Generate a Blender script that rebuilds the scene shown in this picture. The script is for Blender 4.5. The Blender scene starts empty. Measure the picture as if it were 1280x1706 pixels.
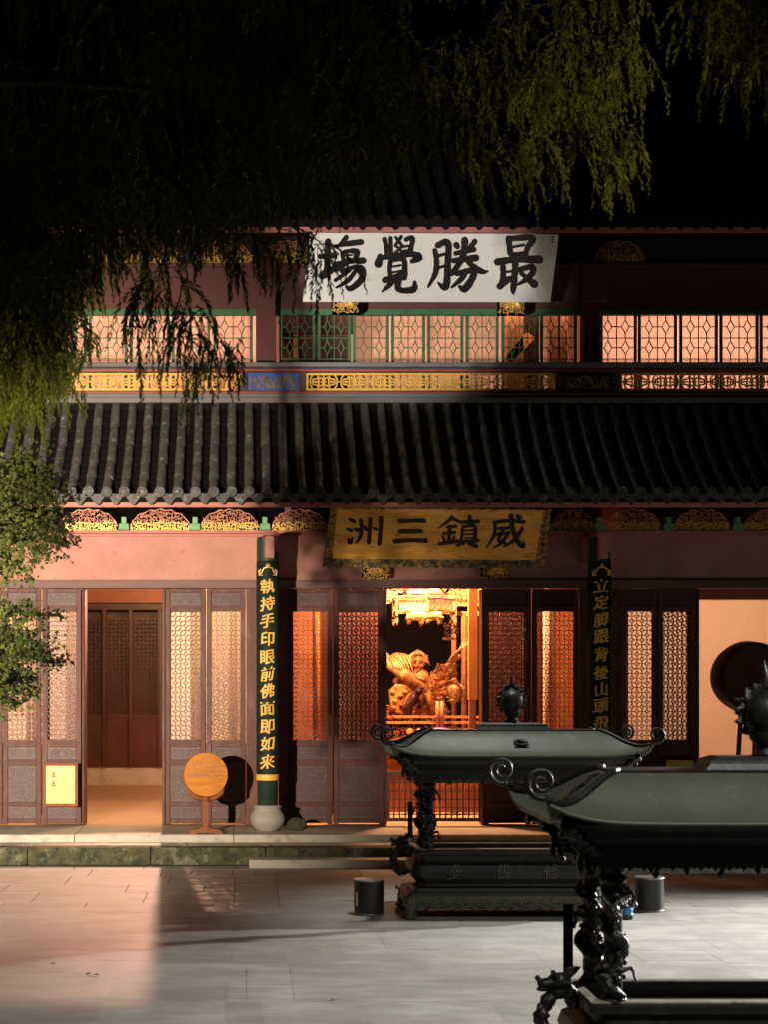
import bpy, math, random
import numpy as np
from mathutils import Vector, Matrix
R = math.radians
random.seed(7); rng = np.random.default_rng(11)
sc = bpy.context.scene
C = sc.collection

# ------------------------------------------------------------------ camera, sky, lamps, exposure
F = 2550.0; PX, PY, EYE = 410.0, 1142.0, 2.5
def P(px, py, Y):
    return Vector(((px - PX) * Y / F, Y, EYE - (py - PY) * Y / F))
def XX(px, Y): return (px - PX) * Y / F
def ZZ(py, Y): return EYE - (py - PY) * Y / F

cam = bpy.data.cameras.new('camera'); co = bpy.data.objects.new('camera', cam); C.objects.link(co)
co.location = (0, 0, EYE); co.rotation_euler = (R(90), 0, 0)
cam.sensor_fit = 'HORIZONTAL'; cam.sensor_width = 36.0; cam.lens = F / 1280 * 36
cam.shift_x = (640 - PX) / 1280; cam.shift_y = (PY - 853) / 1280
cam.clip_start = 0.1; cam.clip_end = 500
cam.dof.use_dof = True; cam.dof.focus_distance = 20.0; cam.dof.aperture_fstop = 5.6
sc.camera = co

w = bpy.data.worlds.new('World'); sc.world = w; w.use_nodes = True
wn = w.node_tree; bg = wn.nodes['Background']
sky = wn.nodes.new('ShaderNodeTexSky'); sky.sky_type = 'NISHITA'; sky.sun_disc = False
sky.sun_elevation = R(-4); sky.sun_rotation = R(200)
mixc = wn.nodes.new('ShaderNodeMix'); mixc.data_type = 'RGBA'; mixc.inputs[0].default_value = 0.93
wn.links.new(sky.outputs[0], mixc.inputs[6]); mixc.inputs[7].default_value = (0.115, 0.034, 0.022, 1)
wn.links.new(mixc.outputs[2], bg.inputs[0]); bg.inputs[1].default_value = 0.042

def lamp(name, kind, loc, power, col, aim=None, size=0.2, cone=60, blend=0.5, sy=None):
    l = bpy.data.lights.new(name, kind); l.energy = power; l.color = col
    o = bpy.data.objects.new(name, l); C.objects.link(o); o.location = loc
    if aim is not None:
        o.rotation_euler = (Vector(aim) - Vector(loc)).to_track_quat('-Z', 'Y').to_euler()
    if kind == 'SPOT':
        l.spot_size = R(cone); l.spot_blend = blend; l.shadow_soft_size = size
    elif kind == 'AREA':
        l.size = size
        if sy: l.shape = 'RECTANGLE'; l.size_y = sy
    else: l.shadow_soft_size = size
    return o
WARM = (1.0, 0.80, 0.62); AMB = (1.0, 0.60, 0.33); PEACH = (1.0, 0.66, 0.45); WHITE = (1.0, 0.93, 0.86)
# floodlights of the courtyard, and added fill spots without a fixture
lamp('floodlight_left', 'SPOT', (-5.2, 4.4, 2.9), 35000, WARM, (-4.4, 23.5, 3.3), 0.09, 47, 1.0)
lamp('floodlight_upper', 'SPOT', (-5.2, 5.0, 3.2), 14500, WHITE, (2.45, 23.6, 8.75), 0.07, 12.5, 0.6)
lamp('courtyard_lamp_right', 'SPOT', (13.5, 20.2, 4.2), 24000, (1.0, 0.97, 0.93), (5.6, 13.6, 0.0), 0.12, 54, 1.0)
lamp('courtyard_lamp_above', 'SPOT', (4.4, 2.6, 9.6), 3400, (0.97, 0.97, 0.92), (3.3, 10.2, 0.5), 0.22, 42, 0.9)
lamp('foliage_fill_left', 'SPOT', (-1.3, 6.6, 1.5), 900, (1.0, 0.92, 0.50), (-1.75, 10.3, 4.05), 0.05, 42, 1.0)  # added fill to brighten the left foliage, no real uplight there
lamp('foliage_fill_right', 'SPOT', (4.0, 1.0, 1.5), 1500, (1.0, 0.92, 0.58), tuple(P(985, 190, 10)), 0.06, 13, 1.0)  # added fill aimed at the upper right foliage, not a real lamp
lamp('door_patch_fill', 'SPOT', (-1.40, 26.0, 4.80), 3000, (1.0, 0.52, 0.36), (-1.55, 16.5, 0.0), 0.03, 50, 0.3)  # added spot at the ceiling lamp, strengthens its patch on the paving
lamp('furnace_roof_fill', 'SPOT', (2.8, 16.2, 9.2), 1900, (0.98, 0.97, 0.93), (2.95, 16.8, 0.8), 0.25, 42, 1.0)  # added overhead spot to brighten the rear furnace roof
# lamps inside the hall
lamp('hall_lamp_left', 'POINT', (-1.40, 26.0, 4.85), 700, AMB, size=0.10)
lamp('hall_lamp_left_side', 'AREA', (-3.6, 24.3, 4.7), 100, (1.0, 0.70, 0.40), (-3.6, 25.6, 2.0), 1.2, sy=0.3)
lamp('hall_lamp_left_inner', 'AREA', (-0.6, 24.3, 4.7), 100, (1.0, 0.70, 0.40), (-0.6, 25.6, 2.0), 1.2, sy=0.3)
lamp('hall_lamp_mid', 'AREA', (1.2, 24.4, 4.6), 26, AMB, (1.5, 25.6, 2.2), 1.0, sy=0.3)
lamp('hall_lamp_statue', 'AREA', (2.7, 25.0, 4.9), 1150, (1.0, 0.45, 0.20), (3.2, 27.2, 2.4), 0.5, sy=0.3)
lamp('hall_lamp_porch', 'POINT', (3.5, 26.2, 4.75), 260, AMB, size=0.12)
lamp('hall_lamp_mid_right', 'AREA', (5.0, 24.4, 4.6), 14, AMB, (4.8, 25.6, 2.2), 1.0, sy=0.3)
lamp('hall_lamp_right', 'AREA', (8.4, 25.2, 4.9), 350, PEACH, (8.6, 29.5, 2.4), 3.0, sy=0.6)
lamp('upper_lamp_left', 'AREA', (-1.8, 25.0, 8.9), 120, (1, .74, .56), (-1.8, 26.8, 7.6), 4.6, sy=0.3)
lamp('upper_lamp_mid', 'AREA', (3.0, 25.0, 8.9), 62, (1, .74, .56), (3.0, 26.8, 7.6), 3.2, sy=0.3)
lamp('upper_lamp_right', 'AREA', (7.8, 25.0, 8.9), 150, (1, .74, .56), (7.8, 26.8, 7.6), 5.0, sy=0.3)

sc.view_settings.view_transform = 'Standard'; sc.view_settings.look = 'None'
sc.view_settings.exposure = 0.0; sc.view_settings.gamma = 1.0; sc.view_settings.use_curve_mapping = False
sc.cycles.use_denoising = True
sc.cycles.max_bounces = 8; sc.cycles.diffuse_bounces = 3; sc.cycles.glossy_bounces = 3
sc.cycles.transparent_max_bounces = 8; sc.cycles.sample_clamp_indirect = 4.0

# ------------------------------------------------------------------ materials
def mat(name, col, rough=0.6, metal=0.0, var=0.25, scale=5.0, bump=0.2, bscale=45.0, col2=None, thr=0.6,
        pscale=3.0, stretch=(1, 1, 1), spec=0.5, bdist=0.006, rand=0.0, col3=None, thr3=0.66, p3=9.0):
    m = bpy.data.materials.new(name); m.use_nodes = True
    t = m.node_tree; N = t.nodes; L = t.links; b = N['Principled BSDF']
    g = N.new('ShaderNodeNewGeometry'); mp = N.new('ShaderNodeMapping'); mp.inputs['Scale'].default_value = stretch
    L.new(g.outputs['Position'], mp.inputs[0]); vec = mp.outputs[0]
    n1 = N.new('ShaderNodeTexNoise'); n1.inputs['Scale'].default_value = scale; n1.inputs['Detail'].default_value = 6
    n1.inputs['Roughness'].default_value = 0.65; L.new(vec, n1.inputs[0])
    r = N.new('ShaderNodeValToRGB'); r.color_ramp.elements[0].position = 0.28; r.color_ramp.elements[1].position = 0.72
    r.color_ramp.elements[0].color = [c * (1 - var) for c in col] + [1]
    r.color_ramp.elements[1].color = [min(1, c * (1 + var)) for c in col] + [1]
    L.new(n1.outputs[0], r.inputs[0]); out = r.outputs[0]
    def patch(out, c2, th, ps, off):
        n2 = N.new('ShaderNodeTexNoise'); n2.inputs['Scale'].default_value = ps; n2.inputs['Detail'].default_value = 8
        n2.inputs['Roughness'].default_value = 0.7
        a = N.new('ShaderNodeVectorMath'); a.operation = 'ADD'; a.inputs[1].default_value = (off, off * 2, off * 3)
        L.new(vec, a.inputs[0]); L.new(a.outputs[0], n2.inputs[0])
        rr = N.new('ShaderNodeValToRGB'); rr.color_ramp.elements[0].position = th - 0.05; rr.color_ramp.elements[1].position = th + 0.05
        L.new(n2.outputs[0], rr.inputs[0])
        mx = N.new('ShaderNodeMix'); mx.data_type = 'RGBA'
        L.new(rr.outputs[0], mx.inputs[0]); L.new(out, mx.inputs[6]); mx.inputs[7].default_value = list(c2) + [1]
        return mx.outputs[2]
    if col2: out = patch(out, col2, thr, pscale, 3.1)
    if col3: out = patch(out, col3, thr3, p3, 7.7)
    if rand:
        oi = N.new('ShaderNodeObjectInfo'); mr = N.new('ShaderNodeMapRange')
        mr.inputs[3].default_value = 1 - rand; mr.inputs[4].default_value = 1 + rand
        L.new(oi.outputs['Random'], mr.inputs[0])
        hv = N.new('ShaderNodeHueSaturation'); L.new(mr.outputs[0], hv.inputs['Value']); L.new(out, hv.inputs['Color']); out = hv.outputs[0]
    L.new(out, b.inputs['Base Color'])
    b.inputs['Roughness'].default_value = rough; b.inputs['Metallic'].default_value = metal
    b.inputs['Specular IOR Level'].default_value = spec
    rr2 = N.new('ShaderNodeMapRange'); rr2.inputs[3].default_value = max(0.05, rough - 0.12); rr2.inputs[4].default_value = min(1, rough + 0.15)
    L.new(n1.outputs[0], rr2.inputs[0]); L.new(rr2.outputs[0], b.inputs['Roughness'])
    if bump:
        nb = N.new('ShaderNodeTexNoise'); nb.inputs['Scale'].default_value = bscale; nb.inputs['Detail'].default_value = 5
        L.new(vec, nb.inputs[0]); bp = N.new('ShaderNodeBump'); bp.inputs['Strength'].default_value = bump
        bp.inputs['Distance'].default_value = bdist
        L.new(nb.outputs[0], bp.inputs['Height']); L.new(bp.outputs[0], b.inputs['Normal'])
    return m
def emit(name, col, s):
    m = bpy.data.materials.new(name); m.use_nodes = True; b = m.node_tree.nodes['Principled BSDF']
    b.inputs['Base Color'].default_value = (*col, 1); b.inputs['Emission Color'].default_value = (*col, 1)
    b.inputs['Emission Strength'].default_value = s; return m
def glassy(name):
    m = bpy.data.materials.new(name); m.use_nodes = True; t = m.node_tree; N = t.nodes
    N.remove(N['Principled BSDF']); o = N['Material Output']
    tr = N.new('ShaderNodeBsdfTransparent'); tr.inputs[0].default_value = (0.93, 0.92, 0.9, 1)
    gl = N.new('ShaderNodeBsdfGlossy'); gl.inputs['Roughness'].default_value = 0.08
    mx = N.new('ShaderNodeMixShader'); mx.inputs[0].default_value = 0.05
    t.links.new(tr.outputs[0], mx.inputs[1]); t.links.new(gl.outputs[0], mx.inputs[2]); t.links.new(mx.outputs[0], o.inputs[0])
    return m
M = dict(
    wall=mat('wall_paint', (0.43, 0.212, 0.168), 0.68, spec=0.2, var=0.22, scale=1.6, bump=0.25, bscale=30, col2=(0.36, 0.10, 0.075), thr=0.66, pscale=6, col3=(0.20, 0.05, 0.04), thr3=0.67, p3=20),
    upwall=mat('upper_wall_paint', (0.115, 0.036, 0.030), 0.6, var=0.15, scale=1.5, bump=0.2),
    beam=mat('beam_paint', (0.15, 0.085, 0.078), 0.55, spec=0.25, var=0.25, scale=3, stretch=(0.3, 1, 3), col2=(0.11, 0.04, 0.035), thr=0.62, pscale=7),
    door=mat('door_paint', (0.095, 0.039, 0.029), 0.52, spec=0.22, var=0.35, scale=4, stretch=(2, 2, 0.6), bump=0.3, bscale=60,
             col2=(0.13, 0.068, 0.056), thr=0.58, pscale=3.5, col3=(0.36, 0.30, 0.26), thr3=0.71, p3=22, rand=0.08),
    doorpanel=mat('door_panel_paint', (0.050, 0.016, 0.013), 0.5, var=0.35, scale=5, bump=0.5, bscale=70, bdist=0.01,
                  col2=(0.06, 0.02, 0.018), thr=0.55, pscale=9, col3=(0.34, 0.27, 0.24), thr3=0.66, p3=30),
    carve=mat('door_carving', (0.085, 0.040, 0.035), 0.5, var=0.4, scale=8, col3=(0.34, 0.28, 0.25), thr3=0.62, p3=30),
    lattice=mat('lattice_wood', (0.13, 0.065, 0.055), 0.5, var=0.3, scale=8, bump=0.1),
    rooftile=mat('grey_roof_tile', (0.070, 0.072, 0.067), 0.34, var=0.35, scale=7, bump=0.6, bscale=38, bdist=0.012, col2=(0.24, 0.24, 0.22), thr=0.60, pscale=13,
                 col3=(0.20, 0.18, 0.07), thr3=0.72, p3=3.5, rand=0.15),
    pan=mat('pan_tile', (0.009, 0.008, 0.0075), 0.9, spec=0.05, var=0.4, scale=8, bump=0.5, bdist=0.01),
    ridge=mat('ridge_plaster', (0.17, 0.165, 0.155), 0.7, var=0.25, scale=3, stretch=(0.4, 1, 2), bump=0.3),
    fascia=mat('fascia_red', (0.40, 0.14, 0.11), 0.6, var=0.2, scale=3, stretch=(0.5, 1, 1), col2=(0.16, 0.07, 0.06), thr=0.66, pscale=9),
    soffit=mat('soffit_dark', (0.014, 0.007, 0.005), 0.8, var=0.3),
    green=mat('green_paint', (0.045, 0.17, 0.065), 0.5, var=0.3, scale=6, col2=(0.02, 0.06, 0.03), thr=0.68, pscale=12),
    seat=mat('pale_green_paint', (0.16, 0.36, 0.16), 0.6, var=0.3, scale=6),
    dkgreen=mat('couplet_lacquer', (0.012, 0.024, 0.016), 0.6, spec=0.15, var=0.4, scale=5, bump=0.1),
    colgreen=mat('column_green', (0.020, 0.043, 0.030), 0.45, var=0.3, scale=6),
    balus=mat('balustrade_wood', (0.065, 0.038, 0.032), 0.55, var=0.3, scale=5, stretch=(0.4, 1, 2)),
    redline=mat('red_trim', (0.42, 0.06, 0.045), 0.5, var=0.2),
    gold=mat('gilding', (0.86, 0.50, 0.12), 0.42, metal=0.25, var=0.3, scale=20, col2=(0.20, 0.09, 0.03), thr=0.66, pscale=22, bump=0.2),
    goldpaint=mat('gold_lettering', (0.80, 0.50, 0.12), 0.6, var=0.2, spec=0.2, bump=0),
    goldfret=mat('yellow_fret', (0.80, 0.46, 0.07), 0.5, var=0.2, scale=9, bump=0.2, col2=(0.4, 0.2, 0.04), thr=0.68, pscale=10),
    carvedred=mat('gilded_red_carving', (0.60, 0.24, 0.12), 0.5, var=0.5, scale=18, col2=(0.20, 0.04, 0.03), thr=0.55, pscale=14, bump=0.3),
    blue=mat('blue_panel', (0.03, 0.09, 0.40), 0.5, var=0.3, scale=6),
    relief=mat('grey_gold_relief', (0.22, 0.19, 0.09), 0.5, var=0.5, scale=14),
    white=mat('white_board', (0.76, 0.73, 0.66), 0.55, var=0.05, scale=2.5, stretch=(0.5, 1, 3), bump=0.08, col2=(0.58, 0.52, 0.42), thr=0.64, pscale=2.2),
    ink=mat('black_lacquer_ink', (0.008, 0.006, 0.006), 0.4, var=0.2, bump=0),
    ochre=mat('ochre_board', (0.80, 0.46, 0.085), 0.5, var=0.3, scale=5, stretch=(0.5, 1, 2.5), bump=0.35, bscale=60, col2=(0.34, 0.15, 0.04), thr=0.62, pscale=6,
              col3=(0.13, 0.05, 0.02), thr3=0.66, p3=12),
    frame=mat('carved_frame_gilt', (0.36, 0.22, 0.05), 0.5, var=0.6, scale=22, col2=(0.02, 0.035, 0.03), thr=0.50, pscale=14, bump=0.8, bdist=0.015, bscale=35),
    stone=mat('pale_stone', (0.42, 0.40, 0.34), 0.75, var=0.18, scale=4, bump=0.35, bscale=30, col2=(0.30, 0.29, 0.23), thr=0.58, pscale=3.2),
    drum=mat('column_stone', (0.33, 0.31, 0.265), 0.7, var=0.15, scale=7, bump=0.2),
    porch=mat('porch_stone', (0.36, 0.32, 0.26), 0.6, var=0.2, scale=3, bump=0.2),
    moss=mat('mossy_stone', (0.060, 0.060, 0.024), 0.9, var=0.5, scale=9, bump=0.8, bdist=0.02, col2=(0.15, 0.15, 0.10), thr=0.58, pscale=3.5, col3=(0.018, 0.026, 0.012), thr3=0.55, p3=6),
    slab=mat('paving_stone', (0.31, 0.30, 0.27), 0.62, var=0.24, scale=2.6, stretch=(0.7, 1.4, 1), bump=0.25, bscale=26, col2=(0.255, 0.245, 0.22), thr=0.53, pscale=1.3,
             col3=(0.36, 0.35, 0.34), thr3=0.66, p3=4, rand=0.10, bdist=0.003),
    joint=mat('joint_earth', (0.12, 0.11, 0.095), 0.9, var=0.3),
    bronze=mat('dark_bronze', (0.011, 0.010, 0.008), 0.46, metal=0.0, spec=0.4, var=0.4, scale=9, bump=0.35, bscale=40, bdist=0.008, col2=(0.028, 0.030, 0.022), thr=0.6, pscale=6),
    canopy=mat('furnace_roof_metal', (0.074, 0.079, 0.055), 0.50, metal=0.0, var=0.14, scale=4, bump=0.15, bscale=60, col2=(0.12, 0.125, 0.10), thr=0.62, pscale=5, col3=(0.035, 0.035, 0.026), thr3=0.68, p3=12),
    skirt=mat('furnace_foot_bronze', (0.085, 0.083, 0.062), 0.5, metal=0.3, var=0.3, scale=10, bump=0.4),
    rimdust_lit=mat('dusty_lit_rim', (0.24, 0.21, 0.165), 0.6, var=0.35, scale=7, bump=0.2, col2=(0.09, 0.08, 0.06), thr=0.6, pscale=9),  # pale dust, with light on the rim tops put into the colour
    ash=mat('incense_ash', (0.30, 0.28, 0.25), 0.95, var=0.2),
    timber=mat('varnished_wood', (0.40, 0.150, 0.020), 0.62, spec=0.15, var=0.35, scale=4, stretch=(0.8, 1, 7), bump=0.1),
    foot=mat('sign_foot_wood', (0.20, 0.065, 0.022), 0.6, spec=0.2, var=0.4, scale=5, stretch=(3, 1, 1)),
    peach=mat('peach_wall', (0.60, 0.385, 0.25), 0.8, var=0.05, scale=1.5, bump=0.05),
    upin=mat('upper_room_wall', (0.66, 0.40, 0.31), 0.8, var=0.10, scale=2.5, bump=0.05, col2=(0.56, 0.29, 0.21), thr=0.62, pscale=1.8),
    redwood=mat('red_lacquer', (0.36, 0.12, 0.042), 0.4, var=0.2, scale=4),
    orange=mat('orange_curtain', (0.75, 0.25, 0.05), 0.6, var=0.15, scale=4, stretch=(4, 1, 0.3)),
    mulberry=mat('mulberry_wood', (0.065, 0.018, 0.012), 0.4, var=0.35, scale=3, stretch=(1, 1, 0.4)),
    floor=mat('hall_floor', (0.52, 0.33, 0.20), 0.45, var=0.15, scale=2.0, stretch=(0.4, 1.5, 1), bump=0.1),
    carvedwood=mat('statue_wood', (0.60, 0.235, 0.07), 0.45, var=0.5, scale=9, col2=(0.22, 0.07, 0.02), thr=0.56, pscale=8, bump=0.5, bscale=36, bdist=0.02),  # darker patches paint in shade for the gaps of the carving
    statgold=mat('statue_gold', (0.88, 0.44, 0.17), 0.35, metal=0.3, var=0.25, scale=14, bump=0.3),
    binmetal=mat('bin_metal', (0.030, 0.028, 0.026), 0.33, var=0.3, scale=6, bump=0.1),
    binrim=mat('bin_rim', (0.30, 0.29, 0.28), 0.35, metal=0.6, var=0.2),
    yellow=mat('yellow_notice', (0.78, 0.55, 0.10), 0.45, var=0.06, scale=4, bump=0),
    brass=mat('brass_frame', (0.38, 0.20, 0.05), 0.4, metal=0.3, var=0.3, scale=20, bump=0.4),
    bark=mat('bark', (0.05, 0.036, 0.024), 0.9, var=0.4, scale=9, bump=0.8, bdist=0.02, stretch=(1, 1, 0.3)),
    leaf=mat('cypress_leaf', (0.15, 0.16, 0.022), 0.75, spec=0.15, var=0.5, scale=5, bump=0, col2=(0.14, 0.15, 0.03), thr=0.62, pscale=2),
    mleaf=mat('maple_leaf', (0.085, 0.105, 0.022), 0.6, spec=0.25, var=0.5, scale=8, bump=0, col2=(0.10, 0.13, 0.035), thr=0.60, pscale=5),
    yleaf=mat('fallen_leaf', (0.65, 0.48, 0.06), 0.6, var=0.2, bump=0),
    bluebag=mat('blue_plastic', (0.03, 0.28, 0.62), 0.4, var=0.15, bump=0),
    purple=mat('purple_cloth', (0.40, 0.10, 0.35), 0.7, var=0.2),
    hide=mat('drum_hide', (0.085, 0.032, 0.018), 0.6, var=0.5, scale=3, bump=0.2),
    glow=emit('lantern_silk', (1.0, 0.74, 0.44), 2.2),
    glass=glassy('window_glass'),
    black=mat('black_paint', (0.004, 0.003, 0.003), 0.9, spec=0.02, var=0.2),
)

# ------------------------------------------------------------------ mesh helpers
class MB:
    def __init__(s): s.v = []; s.f = []
    def add(s, vs, fs):
        o = len(s.v); s.v += [tuple(p) for p in vs]; s.f += [tuple(i + o for i in f) for f in fs]; return s
    def box(s, x0, x1, y0, y1, z0, z1, tap=0.0):
        if x0 > x1: x0, x1 = x1, x0
        if y0 > y1: y0, y1 = y1, y0
        if z0 > z1: z0, z1 = z1, z0
        t = tap
        v = [(x0, y0, z0), (x1, y0, z0), (x1, y1, z0), (x0, y1, z0), (x0 + t, y0 + t, z1), (x1 - t, y0 + t, z1), (x1 - t, y1 - t, z1), (x0 + t, y1 - t, z1)]
        return s.add(v, [(0, 3, 2, 1), (4, 5, 6, 7), (0, 1, 5, 4), (1, 2, 6, 5), (2, 3, 7, 6), (3, 0, 4, 7)])
    def tube(s, pts, rad, n=8, cap=True, flat=1.0):
        pts = [Vector(p) for p in pts]; m = len(pts)
        if not hasattr(rad, '__len__'): rad = [rad] * m
        vs = []; up = None
        for i, p in enumerate(pts):
            t = (pts[min(i + 1, m - 1)] - pts[max(i - 1, 0)])
            if t.length < 1e-9: t = Vector((0, 0, 1))
            t.normalize()
            if up is None:
                up = Vector((0, 1, 0)) if abs(t.y) < 0.9 else Vector((1, 0, 0))
            a = t.cross(up); 
            if a.length < 1e-6: a = t.orthogonal()
            a.normalize(); b = a.cross(t); up = b
            for k in range(n):
                q = 2 * math.pi * k / n
                vs.append(p + a * math.cos(q) * rad[i] + b * math.sin(q) * rad[i] * flat)
        fs = []
        for i in range(m - 1):
            for k in range(n):
                fs.append((i * n + k, i * n + (k + 1) % n, (i + 1) * n + (k + 1) % n, (i + 1) * n + k))
        if cap: fs.append(tuple(range(n))[::-1]); fs.append(tuple((m - 1) * n + k for k in range(n)))
        return s.add(vs, fs)
    def bar(s, a, b, w, y0, y1):
        # flat bar in an XZ plane between y0..y1
        a = Vector((a[0], a[1])); b = Vector((b[0], b[1])); d = b - a
        if d.length < 1e-7: return s
        d.normalize(); n = Vector((-d.y, d.x)) * w / 2
        q = [a - n, b - n, b + n, a + n]
        return s.prism([(p.x, p.y) for p in q], y0, y1)
    def prism(s, poly, y0, y1):
        n = len(poly); A = sum(poly[i][0] * poly[(i + 1) % n][1] - poly[(i + 1) % n][0] * poly[i][1] for i in range(n))
        if A < 0: poly = poly[::-1]
        v = [(x, y0, z) for x, z in poly] + [(x, y1, z) for x, z in poly]
        f = [tuple(range(n)), tuple(range(2 * n - 1, n - 1, -1))] + [(i, i + n, (i + 1) % n + n, (i + 1) % n) for i in range(n)]
        return s.add(v, f)
    def lathe(s, prof, c, n=24, axis='z'):
        vs = []; m = len(prof)
        for r, h in prof:
            for k in range(n):
                q = 2 * math.pi * k / n
                if axis == 'z': vs.append((c[0] + r * math.cos(q), c[1] + r * math.sin(q), c[2] + h))
                else: vs.append((c[0] + r * math.cos(q), c[1] - h, c[2] + r * math.sin(q)))
        fs = [(i * n + k, i * n + (k + 1) % n, (i + 1) * n + (k + 1) % n, (i + 1) * n + k) for i in range(m - 1) for k in range(n)]
        fs.append(tuple(range(n))[::-1]); fs.append(tuple((m - 1) * n + k for k in range(n)))
        return s.add(vs, fs)
    def ball(s, c, r, n=12, m=8, rot=None):
        if not hasattr(r, '__len__'): r = (r, r, r)
        vs = []
        for i in range(m + 1):
            th = math.pi * i / m
            for k in range(n):
                q = 2 * math.pi * k / n
                p = Vector((r[0] * math.sin(th) * math.cos(q), r[1] * math.sin(th) * math.sin(q), r[2] * math.cos(th)))
                if rot: p = rot @ p
                vs.append(p + Vector(c))
        fs = [(i * n + k, (i + 1) * n + k, (i + 1) * n + (k + 1) % n, i * n + (k + 1) % n) for i in range(m) for k in range(n)]
        return s.add(vs, fs)
    def build(s, name, mt, parent=None, smooth=False, stuff=False, label=None, jit=0.0):
        off = Vector((0, 0, 0)); q = parent
        while q is not None: off += q.location; q = q.parent
        me = bpy.data.meshes.new(name)
        vv = np.array(s.v, dtype=float) - np.array(off)
        if jit: vv = vv + rng.normal(0, jit, vv.shape)
        me.from_pydata(vv.tolist(), [], s.f); me.update()
        if smooth: me.polygons.foreach_set('use_smooth', [True] * len(me.polygons))
        me.materials.append(mt)
        o = bpy.data.objects.new(name, me); C.objects.link(o)
        if parent is not None: o.parent = parent
        if stuff: o['kind'] = 'stuff'
        if label: o['label'] = label
        return o
def thing(name, label, cat, loc=(0, 0, 0), group=None):
    o = bpy.data.objects.new(name, None); C.objects.link(o); o.location = loc; o.empty_display_size = 0.2
    o['label'] = label; o['category'] = cat
    if group: o['group'] = group
    return o
def tag(o, label, cat, group=None):
    o['label'] = label; o['category'] = cat
    if group: o['group'] = group
    return o
def inst(src, parent, loc, rot=None, name=None):
    o = src.copy(); C.objects.link(o); o.parent = parent; o.location = loc
    if rot: o.rotation_euler = rot
    if name: o.name = name
    return o
def copy_tree(o, parent=None):
    c = o.copy(); C.objects.link(c); c.parent = parent
    for ch in list(o.children): copy_tree(ch, c)
    return c
def bevel(o, wd=0.006, seg=2):
    b = o.modifiers.new('bevel', 'BEVEL'); b.width = wd; b.segments = seg; b.limit_method = 'ANGLE'; return o
def box_obj(name, x0, x1, y0, y1, z0, z1, mt, parent=None, bv=0.006):
    o = MB().box(x0, x1, y0, y1, z0, z1).build(name, mt, parent)
    if bv: bevel(o, bv)
    return o
def struct(o): o['kind'] = 'structure'; return o

tex_carve = bpy.data.textures.new('carving', 'CLOUDS'); tex_carve.noise_scale = 0.035; tex_carve.noise_depth = 2
def fuse(o, voxel, disp=0.006):
    """melt overlapping carved lumps into one cast surface"""
    a = o.modifiers.new('m', 'REMESH'); a.mode = 'VOXEL'; a.voxel_size = voxel; a.use_smooth_shade = True
    b = o.modifiers.new('s', 'CORRECTIVE_SMOOTH') if False else o.modifiers.new('s', 'SMOOTH'); b.factor = 0.5; b.iterations = 2
    if disp:
        d = o.modifiers.new('d', 'DISPLACE'); d.texture = tex_carve; d.strength = disp * 2; d.mid_level = 0.5
    dg = bpy.context.evaluated_depsgraph_get(); me = bpy.data.meshes.new_from_object(o.evaluated_get(dg))
    mt = o.data.materials[0]; o.modifiers.clear(); o.data = me
    if not me.materials: me.materials.append(mt)
    me.polygons.foreach_set('use_smooth', [True] * len(me.polygons)); return o

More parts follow.
